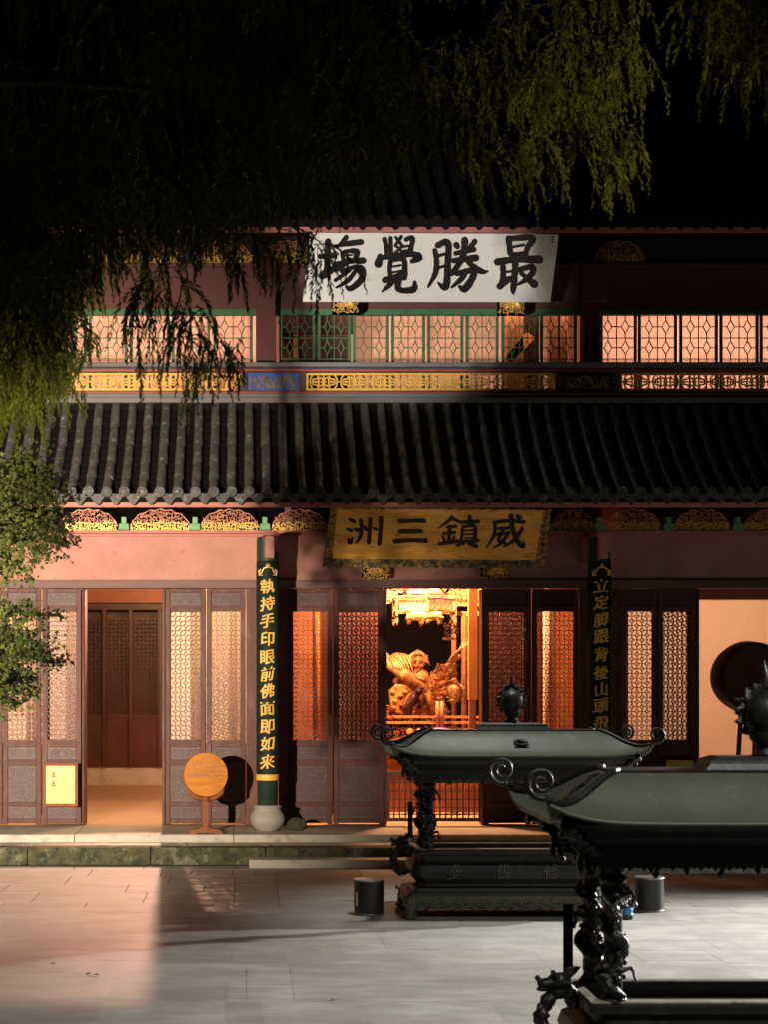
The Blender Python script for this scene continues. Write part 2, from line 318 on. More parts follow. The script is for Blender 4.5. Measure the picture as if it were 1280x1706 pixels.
def spline(pts, k=6):
    out = []; n = len(pts)
    for i in range(n - 1):
        p0 = pts[max(i - 1, 0)]; p1 = pts[i]; p2 = pts[i + 1]; p3 = pts[min(i + 2, n - 1)]
        for j in range(k):
            t = j / k
            out.append(tuple(0.5 * (2 * b + (c - a) * t + (2 * a - 5 * b + 4 * c - d) * t * t + (3 * b - a - 3 * c + d) * t ** 3) for a, b, c, d in zip(p0, p1, p2, p3)))
    out.append(tuple(pts[-1])); return out
def brush(mb, strokes, fn, th=0.006, lift=0.0004):
    """strokes: lists of (x,y,w) in picture-plane units; fn maps (x,y,depth)->3D"""
    for si, st in enumerate(strokes):
        if len(st) == 1: st = [(st[0][0] - 3, st[0][1], st[0][2] * .9), (st[0][0] + 3, st[0][1] + 2, st[0][2])]
        sp = spline(st, 6) if len(st) > 2 else [tuple(a + (b - a) * j / 5 for a, b in zip(st[0], st[1])) for j in range(6)]
        Lp = []; Rp = []; n = len(sp)
        for i, (x, y, ww) in enumerate(sp):
            a = sp[max(i - 1, 0)]; b = sp[min(i + 1, n - 1)]
            dx, dy = b[0] - a[0], b[1] - a[1]; l = math.hypot(dx, dy) or 1; dx /= l; dy /= l
            ww = max(ww, 4) * (1 + 0.05 * math.sin(i * 1.9 + si * 2.3)); h = ww / 2
            Lp.append((x - dy * h, y + dx * h)); Rp.append((x + dy * h, y - dx * h))
        def cap(x, y, ww, dx, dy):
            return [(x + dx * ww / 2 * math.cos(t) - dy * ww / 2 * math.sin(t), y + dy * ww / 2 * math.cos(t) + dx * ww / 2 * math.sin(t)) for t in (-1.0, -.5, 0, .5, 1.0)]
        x, y, ww = sp[-1]; a = sp[-2]; l = math.hypot(x - a[0], y - a[1]) or 1
        endc = cap(x, y, max(ww, 4) * .98, (x - a[0]) / l, (y - a[1]) / l)
        x, y, ww = sp[0]; a = sp[1]; l = math.hypot(x - a[0], y - a[1]) or 1
        stc = cap(x, y, max(ww, 4) * .98, (x - a[0]) / l, (y - a[1]) / l)
        ring = Rp + endc + Lp[::-1] + stc
        # quads strip + caps to stay robust on concave strokes
        z = th + lift * si; vs = []; fs = []
        for i in range(n):
            vs += [fn(*Lp[i], z), fn(*Rp[i], z), fn(*Lp[i], 0), fn(*Rp[i], 0)]
        for i in range(n - 1):
            o = 4 * i
            fs += [(o, o + 1, o + 5, o + 4), (o, o + 4, o + 6, o + 2), (o + 1, o + 3, o + 7, o + 5)]
        mb.add(vs, fs)
        for cc, (l_, r_) in ((endc, (Lp[-1], Rp[-1])), (stc, (Rp[0], Lp[0]))):
            poly = [r_] + cc + [l_]; m = len(poly)
            mb.add([fn(*p, z) for p in poly] + [fn(*p, 0) for p in poly], [tuple(range(m))] + [(i, i + 1, i + 1 + m, i + m) for i in range(m - 1)])

# ------------------------------------------------------------------ ground
gnd = MB(); gnd.box(-60, 60, -20, 120, -0.30, -0.012)
ground = struct(gnd.build('courtyard_ground', M['joint']))
ys = [10.6]
while ys[-1] < 21.15: ys.append(ys[-1] + random.choice([0.72, 0.80, 0.88]))
ys[-1] = 21.24
cnt = 0
for j in range(len(ys) - 1):
    x = -3.9 + random.uniform(-0.5, 0.2)
    lim = 8.6
    while x < lim:
        wd = random.choice([1.1, 1.3, 1.5, 0.95])
        if x < -0.14 < x + wd and x + wd - (-0.14) > 0.01 : wd = max(0.3, -0.14 - x)     # continuous joint lines
        elif x < 0.38 < x + wd: wd = max(0.3, 0.38 - x)
        if cnt < 295:
            g = 0.0024; dz = random.uniform(-0.0012, 0.0012)
            MB().box(x + g, x + wd - g, ys[j] + g, ys[j + 1] - g, -0.06, dz, 0.002).build('paving_slab', M['slab'], ground)
            cnt += 1
        x += wd
rest = MB()
for j in range(-12, 19):
    for i in range(-14, 22):
        y0 = 10.56 - (j + 1) * 0.56
        rest.box(i * 0.9 + 0.004, i * 0.9 + 0.896, y0 + 0.004, y0 + 0.556, -0.06, 0.0)
for i in range(-20, -4):
    for j in range(19): rest.box(i * 0.95 - 0.4, i * 0.95 + 0.54, 10.6 + j * 0.56, 11.155 + j * 0.56, -0.06, 0.0)
for i in range(0, 14):
    for j in range(19): rest.box(9.9 + i * 0.95, 10.84 + i * 0.95, 10.6 + j * 0.56, 11.155 + j * 0.56, -0.06, -0.001)
rest.build('distant_paving', M['slab'], ground, stuff=True)

# ------------------------------------------------------------------ platform (porch)
plat = thing('stone_platform', 'low stone platform with mossy front edge running under the temple hall', 'platform', (2, 22, 0))
struct_parts = []
xx = -9.0; HP = 0.25
while xx < 14:
    wd = random.uniform(1.5, 2.3); x1 = xx + wd
    mt = M['moss'] if xx < 0.0 else M['moss']
    o = MB().box(xx + .004, x1 - .004, 21.3, 21.62, 0.0, HP - 0.002).build('kerb_stone', mt, plat); bevel(o, 0.018, 3)
    struct_parts.append(o); xx = x1
xx = -9.0
while xx < 14:
    wd = random.uniform(1.2, 1.8)
    o = MB().box(xx + .003, xx + wd - .003, 21.63, 22.0, 0.0, HP).build('porch_slab', M['porch'], plat); bevel(o, 0.004)
    xx += wd
xx = -9.0
while xx < 14:
    wd = random.uniform(1.6, 2.6)
    o = MB().box(xx + .003, xx + wd - .003, 22.0, 23.35, 0.0, 0.36).build('sill_stone', M['stone'], plat); bevel(o, 0.012)
    xx += wd
# lower step in front of the middle bay
for a, b in ((0.04, 2.3), (2.306, 4.6), (4.606, 7.0)):
    o = MB().box(a, b, 20.93, 21.297, 0.0, 0.12).build('step_stone', M['stone'], plat); bevel(o, 0.012)

# ------------------------------------------------------------------ the hall
hall = thing('temple_hall', 'two storey red timber temple hall with grey tiled roofs behind the courtyard', 'temple', (2.8, 23.5, 0))
WY = 23.5; S = F / WY
X = lambda px: XX(px, WY)
Z = lambda py: ZZ(py, WY)
# walls, beams
box_obj('wall', X(-420), X(1750), WY + 0.02, WY + 0.16, Z(966), Z(889), M['wall'], hall, 0)
box_obj('cornice', X(-420), X(1750), WY - 0.045, WY + 0.14, Z(889), Z(884), M['fascia'], hall, 0.01)
box_obj('cornice', X(-420), X(1750), WY - 0.015, WY + 0.02, Z(894), Z(889.3), M['fascia'], hall, 0.006)
box_obj('lintel', X(-420), X(1750), WY - 0.03, WY + 0.16, Z(980), Z(966), M['beam'], hall, 0.008)
box_obj('lintel_moulding', X(-420), X(1750), WY - 0.05, WY - 0.031, Z(969), Z(966), M['beam'], hall, 0.004)
# jambs / posts between leaves
for a, b, nm in ((410, 428, 'door_jamb'), (464, 479, 'door_jamb'), (966, 984, 'door_jamb'), (1018, 1029, 'door_jamb'), (-175, -160, 'door_jamb')):
    box_obj(nm, X(a), X(b), WY - 0.015, WY + 0.13, 0.36, Z(980), M['door'], hall, 0.006)

# lattice pattern of one leaf
def lattice_mesh(x0, x1, z0, z1, q=0.0728, w_=0.0115, y0=0, y1=0.022):
    mb = MB(); a = q * 0.42
    nx = int(round((x1 - x0) / q)); nz = int(round((z1 - z0) / q)); qx = (x1 - x0) / nx; qz = (z1 - z0) / nz
    e = 0.0006
    for i in range(nx + 1):
        for k in range(nz + 1):
            cx, cz = x0 + i * qx, z0 + k * qz
            dia = (i + k) % 2 == 1
            if dia:
                pts = [(cx + a, cz), (cx, cz + a), (cx - a, cz), (cx, cz - a)]
                for j in range(4):
                    p, r = pts[j], pts[(j + 1) % 4]
                    if min(p[0], r[0]) < x0 - 1e-4 or max(p[0], r[0]) > x1 + 1e-4 or min(p[1], r[1]) < z0 - 1e-4 or max(p[1], r[1]) > z1 + 1e-4: continue
                    mb.bar(p, r, w_, y0 + (e if j % 2 else 0), y1)
            if i < nx:
                s_ = cx + (a if dia else 0); t_ = cx + qx - (a if not dia else 0)
                mb.bar((s_, cz), (t_, cz), w_, y0 + 2 * e, y1)
            if k < nz:
                s_ = cz + (a if dia else 0); t_ = cz + qz - (a if not dia else 0)
                mb.bar((cx, s_), (cx, t_), w_, y0 + 3 * e, y1)
    return mb
def fret(mb, x0, x1, z0, z1, y0, y1, seed, w_=0.008):
    r = random.Random(seed); W_, H_ = x1 - x0, z1 - z0
    u = min(H_, 0.16) / 5; nx = max(4, int(W_ / u)); nz = max(3, int(H_ / u)); ux, uz = W_ / nx, H_ / nz
    # mirror symmetric rectangular scrolls
    segs = set()
    for _ in range(int(nx * nz * 0.42)):
        i = r.randrange(0, nx // 2 + 1); k = r.randrange(0, nz + 1)
        if r.random() < 0.5 and i < nx // 2: segs.add((i, k, i + 1, k)); segs.add((nx - i, k, nx - i - 1, k))
        elif k < nz: segs.add((i, k, i, k + 1)); segs.add((nx - i, k, nx - i, k + 1))
    for (a, b, c, d) in segs:
        mb.bar((x0 + a * ux, z0 + b * uz), (x0 + c * ux + (0.004 if c != a else 0), z0 + d * uz + (0.004 if d != b else 0)), w_, y0 + (0.001 if a == c else 0), y1)
def door_leaf(px0, px1, seed, yoff=0.0, nlat=None, pxl=None, parent=hall):
    x0, x1 = X(px0), X(px1); y = WY + 0.02 + yoff
    z = lambda py: Z(py)
    st = 0.075
    mb = MB(); e = 0.003
    mb.box(x0, x0 + st, y, y + .06, 0.37, z(981)); mb.box(x1 - st, x1, y, y + .06, 0.37, z(981))
    for (a, b) in ((987, 981), (1018, 1009), (1244, 1233), (1275, 1265.5), (1343, 1336), (1371, 1364)):
        mb.box(x0 + st, x1 - st, y + e, y + .057, z(a), z(b))
    fr = mb.build('door_leaf', M['door'], parent); bevel(fr, 0.008, 2)
    # raised mouldings across
    md = MB()
    for py in (1010.5, 1238, 1270, 1339.5):
        md.box(x0 + 0.02, x1 - 0.02, y - 0.014, y - 0.0005, z(py + 1.6), z(py - 1.6))
    o = md.build('moulding', M['door'], fr); bevel(o, 0.005)
    for k, (a, b) in enumerate(((1009, 987), (1265.5, 1244), (1336, 1275), (1364, 1343))):
        pn = MB().box(x0 + st, x1 - st, y + 0.022, y + 0.04, z(a), z(b)).build('panel', M['doorpanel'], fr)
        cv = MB(); m_ = 0.035
        xa, xb, za, zb = x0 + st + m_, x1 - st - m_, z(a) + m_, z(b) - m_
        cv.bar((xa - .012, za - .012), (xb + .012, za - .012), 0.008, y + 0.012, y + 0.022); cv.bar((xa - .012, zb + .012), (xb + .012, zb + .012), 0.008, y + 0.012, y + 0.022)
        cv.bar((xa - .012, za - .012), (xa - .012, zb + .012), 0.008, y + 0.0125, y + 0.022); cv.bar((xb + .012, za - .012), (xb + .012, zb + .012), 0.008, y + 0.0125, y + 0.022)
        fret(cv, xa, xb, za, zb, y + 0.013, y + 0.022, seed * 7 + k, 0.011)
        cv.build('panel_carving', M['carve'], fr)
    lm = lattice_mesh(x0 + st - .002, x1 - st + .002, z(1233), z(1018), y0=y + 0.016, y1=y + 0.036)
    lm.build('lattice', M['lattice'], fr)
    return fr
leaves = [(-57, 1), (6.5, 2), (70.5, 3)]
door_leaf(-58, 3, 1); door_leaf(4.5, 68, 2); door_leaf(70, 135, 3)
door_leaf(275, 342, 4); door_leaf(344, 409, 5)
door_leaf(480, 554, 6); door_leaf(556, 640, 7)
door_leaf(808, 886, 8); door_leaf(888, 965, 9)
door_leaf(1030, 1096, 10); door_leaf(1098, 1161, 11)
for a, b, sd, yo in ((70, 135, 12, .26), (275, 342, 13, .22), (556, 640, 14, .20), (808, 886, 15, .20), (1098, 1161, 16, .18)): door_leaf(a, b, sd, yo)
# folded-back leaf edges beside the openings
for a, b in ((137, 142), (270, 274.5), (641, 645), (803.5, 807.5), (1161.5, 1165)):
    box_obj('door_edge', X(a), X(b), WY - 0.02, WY + 0.30, 0.37, Z(981), M['door'], hall, 0.004)
# vertical hinge rods of the side bays
for a in (140,):
    MB().tube([(X(a), WY - 0.03, 0.38), (X(a), WY - 0.03, Z(982))], 0.012, 8).build('hinge_rod', M['door'], hall)

# columns + stone bases
def column(px, hid):
    cx = XX(px, 22.45); cy = 22.6
    c = MB().lathe([(0.148, 0.0), (0.150, 1.5), (0.147, 3.0), (0.142, 3.74)], (cx, cy, 0.62), 32).build('column', M['colgreen'], hall, smooth=True)
    MB().lathe([(0.15, 0.0), (0.17, 0.02), (0.235, 0.09), (0.262, 0.16), (0.250, 0.23), (0.205, 0.30), (0.19, 0.325), (0.195, 0.335), (0.21, 0.35), (0.205, 0.375), (0.16, 0.385)],
               (cx, cy, 0.36 - 0.0), 40).build('column_base', M['drum'], c, smooth=True)
    b = MB().lathe([(0.12, 0.0), (0.16, 0.012)], (cx, cy, 0.605), 24).build('column_collar', M['drum'], c)
    # beam end carried by the column
    bx = XX(px, 22.3)
    bevel(MB().box(bx - 0.035, bx + 0.095, 22.28, 23.46, ZZ(930, 22.3), ZZ(893, 22.3)).build('beam_end', M['wall'], hall), 0.008)
    bevel(MB().box(bx - 0.07, bx + 0.15, 22.24, 23.45, ZZ(892.6, 22.3), ZZ(886, 22.3)).build('beam_cap', M['fascia'], hall), 0.012)
    return cx, cy
colL = column(446, 0); colR = column(1003, 1); column(-111, 2); column(1560, 3)

# carved arched panels between cornice and eave
def curls(mb, inside, x0, x1, z0, z1, y, step=0.048, w_=0.012, r=random):
    zz = z0
    while zz < z1:
        xq = x0
        while xq < x1:
            cx, cz = xq + r.uniform(-.2, .2) * step, zz + r.uniform(-.2, .2) * step
            if inside(cx, cz):
                R0 = step * r.uniform(0.30, 0.50); a0 = r.uniform(0, 6.28); s_ = r.choice((-1, 1)); pts = []
                for k in range(7):
                    t = k / 6; rr = R0 * (1 - 0.6 * t); an = a0 + s_ * t * 4.6
                    pts.append((cx + rr * math.cos(an), cz + rr * math.sin(an)))
                yy = y + r.uniform(-.006, .006)
                for p, q_ in zip(pts[:-1], pts[1:]): mb.bar(p, q_, w_ * r.uniform(.7, 1.1), yy, yy + 0.014)
                p = pts[0]; an = a0 + r.uniform(-.5, .5)
                mb.bar(p, (p[0] + step * .5 * math.cos(an), p[1] + step * .5 * math.sin(an)), w_ * .8, yy + .002, yy + 0.014)
            xq += step
        zz += step * 0.8
def hump(px0, px1, py0, py1, Y, seed, small=False):
    x0, x1, z0, z1 = XX(px0, Y), XX(px1, Y), ZZ(py1, Y), ZZ(py0, Y)
    cx = (x0 + x1) / 2; hw = (x1 - x0) / 2; H_ = z1 - z0; r = random.Random(seed)
    def top(x):
        u = min(1, abs(x - cx) / hw); return z0 + H_ * (0.22 + 0.78 * max(0, 1 - u ** 2.2) ** 0.62) + 0.012 * math.cos(u * 18)
    ins = lambda x, z: z < top(x) - 0.015
    mb = MB(); curls(mb, ins, x0 + .02, x1 - .01, z0 + H_ * 0.42, z1, Y, r=r)
    n = 26; pr = None
    for k in range(n + 1):
        x_ = x0 + (x1 - x0) * k / n; p = (x_, top(x_))
        if pr: mb.bar(pr, p, 0.014, Y - 0.004, Y + 0.018)
        pr = p
    o = mb.build('carved_panel', M['carvedred'], hall)
    g = MB(); curls(g, ins, x0 + .02, x1 - .01, z0 + 0.02, z0 + H_ * 0.42, Y - 0.01, step=0.042, w_=0.013, r=r)
    g.box(x0, x1, Y - 0.012, Y + 0.012, z0 - 0.002, z0 + 0.014)
    g.build('carved_border', M['gold'], o)
    return o
k = 0
for a, b in ((-10, 80), (98, 196), (217, 317), (334, 430), (453, 545), (572, 670), (690, 788), (806, 900), (920, 990), (1008, 1102), (1124, 1216), (1240, 1335)):
    hump(a, b, 849, 885, WY, 100 + k); k += 1
for a in (207, 325, 441, 88, 560, 680, 797, 910, 999, 1113, 1228):
    x_ = X(a); mb = MB(); mb.box(x_ - .085, x_ + .085, WY - .11, WY + .05, Z(883.8), Z(873), 0.01); mb.box(x_ - .04, x_ + .04, WY - .08, WY + .05, Z(873), Z(862))
    bevel(mb.build('bracket_seat', M['seat'], hall), 0.01)

# ---------- lower roof
RY0, RY1, RZ0, RZ1 = 23.22, 21.55, 6.80, 5.24
def rp(t): return Vector((0, RY0 + (RY1 - RY0) * t, RZ0 - (RZ0 - RZ1) * (1.28 * t - 0.28 * t * t)))
roof = MB()
nseg = 12
for k in range(nseg):
    a, b = rp(k / nseg), rp((k + 1) / nseg)
    roof.add([(-9, a.y, a.z - .10), (14, a.y, a.z - .10), (14, b.y, b.z - .10), (-9, b.y, b.z - .10), (-9, a.y, a.z - .16), (14, a.y, a.z - .16), (14, b.y, b.z - .16), (-9, b.y, b.z - .16)],
             [(0, 3, 2, 1), (4, 5, 6, 7), (3, 7, 6, 2), (0, 1, 5, 4)])
lower_roof = roof.build('lower_roof', M['pan'], hall)
SP = 0.2506; XR0 = -2.465
kmin, kmax = -7, 43
# pan tiles: overlapping concave courses, one object
pt = MB(); rr = random.Random(5)
for k in range(kmin - 8, kmax + 12):
    cx = XR0 + (k + 0.5) * SP
    for j in range(14):
        a, b = rp(j / 14), rp(min(1.0, (j + 1.12) / 14)); dz = -0.012 * 0 + 0.012
        vs = []
        for p, dd in ((a, -0.064), (b, -0.052)):
            for u in (-1, -.5, 0, .5, 1): vs.append((cx + u * 0.105, p.y, p.z + dd - 0.03 * (1 - u * u)))
        vs += [(v[0], v[1], v[2] - 0.012) for v in vs[5:10]]
        pt.add(vs, [(i, i + 5, i + 6, i + 1) for i in range(4)] + [(i + 5, i + 10, i + 11, i + 6) for i in range(4)])
pt.build('pan_tiles', M['pan'], lower_roof, stuff=True)
# cover tile mesh (one shared half tube along -Y local, length 1 scaled)
def half_tube(L_, r0, r1, n=7):
    mb = MB(); vs = []
    for (y, r_) in ((0, r0), (-L_ * 0.5, (r0 + r1) / 2), (-L_ * 0.97, r1), (-L_, r1 * 0.93)):
        for i in range(n):
            q = math.pi * i / (n - 1); vs.append((r_ * math.cos(q), y, r_ * 1.1 * math.sin(q)))
    fs = [(j * n + i, j * n + i + 1, (j + 1) * n + i + 1, (j + 1) * n + i) for j in range(3) for i in range(n - 1)]
    fs.append(tuple(3 * n + i for i in range(n)))
    return mb.add(vs, fs)
NT = 5
seg_src = []
for j in range(NT):
    a, b = rp(j / NT), rp((j + 1) / NT); seg_src.append(((b - a).length, math.atan2(b.z - a.z, -(b.y - a.y))))
me_t = None
hoff = hall.location
first = half_tube(0.47, 0.070, 0.0725).build('cover_tile', M['rooftile'], None, smooth=True)
used = False
for k in range(kmin, kmax + 1):
    cx = XR0 + k * SP
    for j in range(NT):
        a = rp(j / NT); L_, ang = seg_src[j]
        o = first if not used else first.copy()
        if used: C.objects.link(o)
        used = True; o.parent = lower_roof
        o.location = Vector((cx + rr.uniform(-.004, .004), a.y, a.z - 0.055 + rr.uniform(-.003, .003))) - hoff
        o.rotation_euler = (-ang, 0, rr.uniform(-.008, .008)); o.scale = (rr.uniform(.96, 1.03), L_ / 0.47 * 1.02, 1)
mr = MB()
for k in list(range(kmin - 8, kmin)) + list(range(kmax + 1, kmax + 12)):
    cx = XR0 + k * SP
    mr.tube([(cx, rp(t / 5).y, rp(t / 5).z - .04) for t in range(6)], 0.066, 8)
mr.build('far_cover_tiles', M['rooftile'], lower_roof, smooth=True, stuff=True)
dsrc = MB().lathe([(0.0, 0.012), (0.056, 0.012), (0.060, 0.020), (0.076, 0.020), (0.078, 0.0), (0.070, -0.07)][::-1], (0, 0, 0), 20, 'y').build('tile_end_disc', M['rooftile'], None)
dpoly = [(-0.120, 0.035), (-0.122, 0.0), (-0.085, -0.045), (-0.03, -0.118), (0, -0.142), (0.03, -0.118), (0.085, -0.045), (0.122, 0.0), (0.120, 0.035), (0, 0.018)]
dtri = [(0, 1, 9), (1, 2, 9), (2, 3, 9), (3, 4, 9), (4, 5, 9), (5, 6, 9), (6, 7, 9), (7, 8, 9)]
psrc = MB().add([(x, -0.014, z) for x, z in dpoly] + [(x, 0.014, z) for x, z in dpoly],
                dtri + [(i, i + 10, (i + 1) % 10 + 10, (i + 1) % 10) for i in range(10)]).build('drip_tile', M['rooftile'], None)
u1 = False
for k in range(kmin, kmax + 1):
    cx = XR0 + k * SP
    for src, dx, y_, z_ in ((dsrc, 0, RY1 - 0.035, RZ1 - 0.022), (psrc, SP / 2, RY1 + 0.01, RZ1 - 0.060)):
        o = src if not u1 else src.copy()
        if u1: C.objects.link(o)
        o.parent = lower_roof; o.location = Vector((cx + dx + rr.uniform(-.005, .005), y_ + rr.uniform(-.01, .01), z_ + rr.uniform(-.006, .006))) - hoff
        o.rotation_euler = (R(-8) + rr.uniform(-.05, .05), rr.uniform(-.04, .04), 0)
    u1 = True
# fascia and soffit
box_obj('fascia_board', -9, 14, 21.66, 21.70, ZZ(845, 21.68), RZ1 - 0.02, M['fascia'], lower_roof, 0.004)
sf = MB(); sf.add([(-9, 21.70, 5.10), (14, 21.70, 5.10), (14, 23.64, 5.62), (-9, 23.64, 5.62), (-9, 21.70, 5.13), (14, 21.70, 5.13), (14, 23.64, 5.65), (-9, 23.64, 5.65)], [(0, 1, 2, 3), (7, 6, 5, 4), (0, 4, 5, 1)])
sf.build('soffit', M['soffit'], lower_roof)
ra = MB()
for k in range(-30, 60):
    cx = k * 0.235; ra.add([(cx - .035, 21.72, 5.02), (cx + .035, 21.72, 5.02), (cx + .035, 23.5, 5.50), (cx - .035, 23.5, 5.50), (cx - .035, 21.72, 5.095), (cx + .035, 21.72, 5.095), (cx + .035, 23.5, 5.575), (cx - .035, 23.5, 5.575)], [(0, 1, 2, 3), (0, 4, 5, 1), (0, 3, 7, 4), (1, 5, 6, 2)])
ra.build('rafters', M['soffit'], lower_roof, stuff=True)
# ridge band above tiles
BY = 23.3
zb = lambda py: ZZ(py, BY)
box_obj('roof_ridge', -9, 14, BY - 0.16, BY + 0.1, zb(674), zb(665), M['ridge'], lower_roof, 0.012)
box_obj('ridge_footing', -9, 14, BY - 0.11, BY + 0.1, zb(674) - .4, zb(674.1), M['pan'], lower_roof, 0)
box_obj('roof_ridge', -9, 14, BY - 0.08, BY + 0.1, zb(664.8), zb(656), M['ridge'], lower_roof, 0.02)

# ---------- balustrade
bal = box_obj('balustrade', -9, 14, BY + 0.03, BY + 0.10, zb(655.6), zb(650.5), M['balus'], hall, 0)
box_obj('handrail', -9, 14, BY - 0.05, BY + 0.13, zb(612), zb(604), M['ridge'], bal, 0.02)
box_obj('rail', -9, 14, BY + 0.02, BY + 0.10, zb(620), zb(612.3), M['balus'], bal, 0.004)
box_obj('red_trim', -9, 14, BY + 0.008, BY + 0.018, zb(618), zb(615.5), M['redline'], bal, 0)
box_obj('red_trim', -9, 14, BY + 0.012, BY + 0.027, zb(654.8), zb(652.6), M['redline'], bal, 0)
def fretpanel(px0, px1):
    x0, x1 = XX(px0, BY), XX(px1, BY); z0, z1 = zb(650), zb(621)
    mb = MB(); y0, y1 = BY + .03, BY + .055; fw = 0.032
    mb.bar((x0, z0 + fw / 2), (x1, z0 + fw / 2), fw, y0, y1); mb.bar((x0, z1 - fw / 2), (x1, z1 - fw / 2), fw, y0, y1)
    mb.bar((x0 + fw / 2, z0 + fw), (x0 + fw / 2, z1 - fw), fw, y0 + .001, y1); mb.bar((x1 - fw / 2, z0 + fw), (x1 - fw / 2, z1 - fw), fw, y0 + .001, y1)
    zi0, zi1 = z0 + fw, z1 - fw; H_ = zi1 - zi0; n = max(1, round((x1 - x0 - 2 * fw) / (H_ * 2.2))); U = (x1 - x0 - 2 * fw) / n
    for i in range(n):
        ox = x0 + fw + i * U
        g = lambda a, b: (ox + U * a, zi0 + H_ * b)
        segs = [((0, .5), (.07, .5)), ((.07, .25), (.07, .75)), ((.07, .75), (.14, 1)), ((.07, .25), (.14, 0)), ((.14, .5), (.3, .5)), ((.14, .3), (.14, .7)), ((.14, .7), (.26, .7)), ((.14, .3), (.26, .3)),
                ((.26, .7), (.34, .95)), ((.26, .3), (.34, .05)), ((.34, .2), (.34, .8)), ((.34, .8), (.43, .8)), ((.34, .2), (.43, .2)), ((.43, .8), (.5, .55)), ((.43, .2), (.5, .45)),
                ((.5, 0), (.5, .28)), ((.44, .02), (.56, .02)), ((.5, .72), (.5, 1)), ((.4, .5), (.6, .5))]
        for a, b in segs:
            for mrr in (0, 1):
                aa, bb = ((1 - a[0], a[1]), (1 - b[0], b[1])) if mrr else (a, b)
                mb.bar(g(*aa), g(*bb), 0.023, y0 + .003 + .001 * mrr, y1 - .002)
    mb.build('fretwork_panel', M['goldfret'], bal)
for a, b in ((-300, -30), (96, 401), (510, 927), (1035, 1330)): fretpanel(a, b)
for a, b in ((84.3, 95.7), (401.3, 410), (499.5, 509.7), (927.3, 936), (1024, 1034.7)): box_obj('rail_post', XX(a, BY), XX(b, BY), BY + .015, BY + .095, zb(650.4), zb(620.1), M['balus'], bal, .004)
def dragonpanel(px0, px1, mback):
    x0, x1 = XX(px0, BY), XX(px1, BY); z0, z1 = zb(650), zb(620.5)
    b_ = box_obj('carved_dragon_panel', x0, x1, BY + .045, BY + .07, z0, z1, mback, bal, 0)
    r = random.Random(px0); mb = MB(); y_ = BY + .03
    W_ = x1 - x0; H_ = z1 - z0
    for s_ in range(7):
        pts = []; cx = x0 + W_ * (0.12 + .11 * s_); ph = r.uniform(0, 6)
        for k in range(9):
            t = k / 8; pts.append((cx + W_ * (.16 * t) + .01 * math.sin(ph + 5 * t), y_, z0 + H_ * (.5 + .32 * math.sin(ph + 3.4 * t + s_))))
        mb.tube(pts, [0.008 + .010 * math.sin(math.pi * k / 8) for k in range(9)], 6)
    curls(mb, lambda a, b: True, x0 + .05, x1 - .05, z0 + .05, z1 - .04, y_ + .004, step=0.06, w_=0.012, r=r)
    mb.build('relief', M['relief'], b_)
    fr = MB()
    for (a, b, c, d) in ((x0 - .03, x1 + .03, z1, z1 + .015), (x0 - .03, x1 + .03, z0 - .012, z0), (x0 - .035, x0, z0, z1), (x1, x1 + .035, z0, z1)): fr.box(a, b, BY + .02, BY + .09, c, d)
    fr.build('panel_frame', M['balus'], b_)
dragonpanel(412, 498, M['blue']); dragonpanel(938, 1022, M['black']); dragonpanel(-20, 84, M['blue'])

# ---------- upper storey
UY = 24.5
xu = lambda px: XX(px, UY); zu = lambda py: ZZ(py, UY)
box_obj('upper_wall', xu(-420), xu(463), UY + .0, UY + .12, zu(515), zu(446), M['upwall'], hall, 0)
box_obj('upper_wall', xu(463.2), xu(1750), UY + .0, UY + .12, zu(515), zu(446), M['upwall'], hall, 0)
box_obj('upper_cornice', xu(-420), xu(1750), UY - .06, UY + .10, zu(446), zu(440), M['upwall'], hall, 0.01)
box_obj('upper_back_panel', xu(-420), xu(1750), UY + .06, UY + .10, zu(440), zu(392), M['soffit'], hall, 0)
box_obj('window_head', xu(-420), xu(1750), UY - .02, UY + .08, zu(525), zu(515.2), M['green'], hall, 0.006)
box_obj('window_sill', xu(-420), xu(1750), UY - .02, UY + .08, zu(668), zu(662), M['balus'], hall, 0)
def pil(a, b, top):
    bevel(MB().box(xu(a), xu(b), UY - .30, UY - .025, zu(680), zu(top)).build('upper_post', M['upwall'], hall), 0.01)
pil(426, 459, 440); pil(966, 990, 450); pil(-130, -97, 440)
bevel(MB().box(xu(962), xu(1003), UY - .42, UY - .31, zu(512), zu(452)).build('upper_bracket', M['upwall'], hall), 0.012)
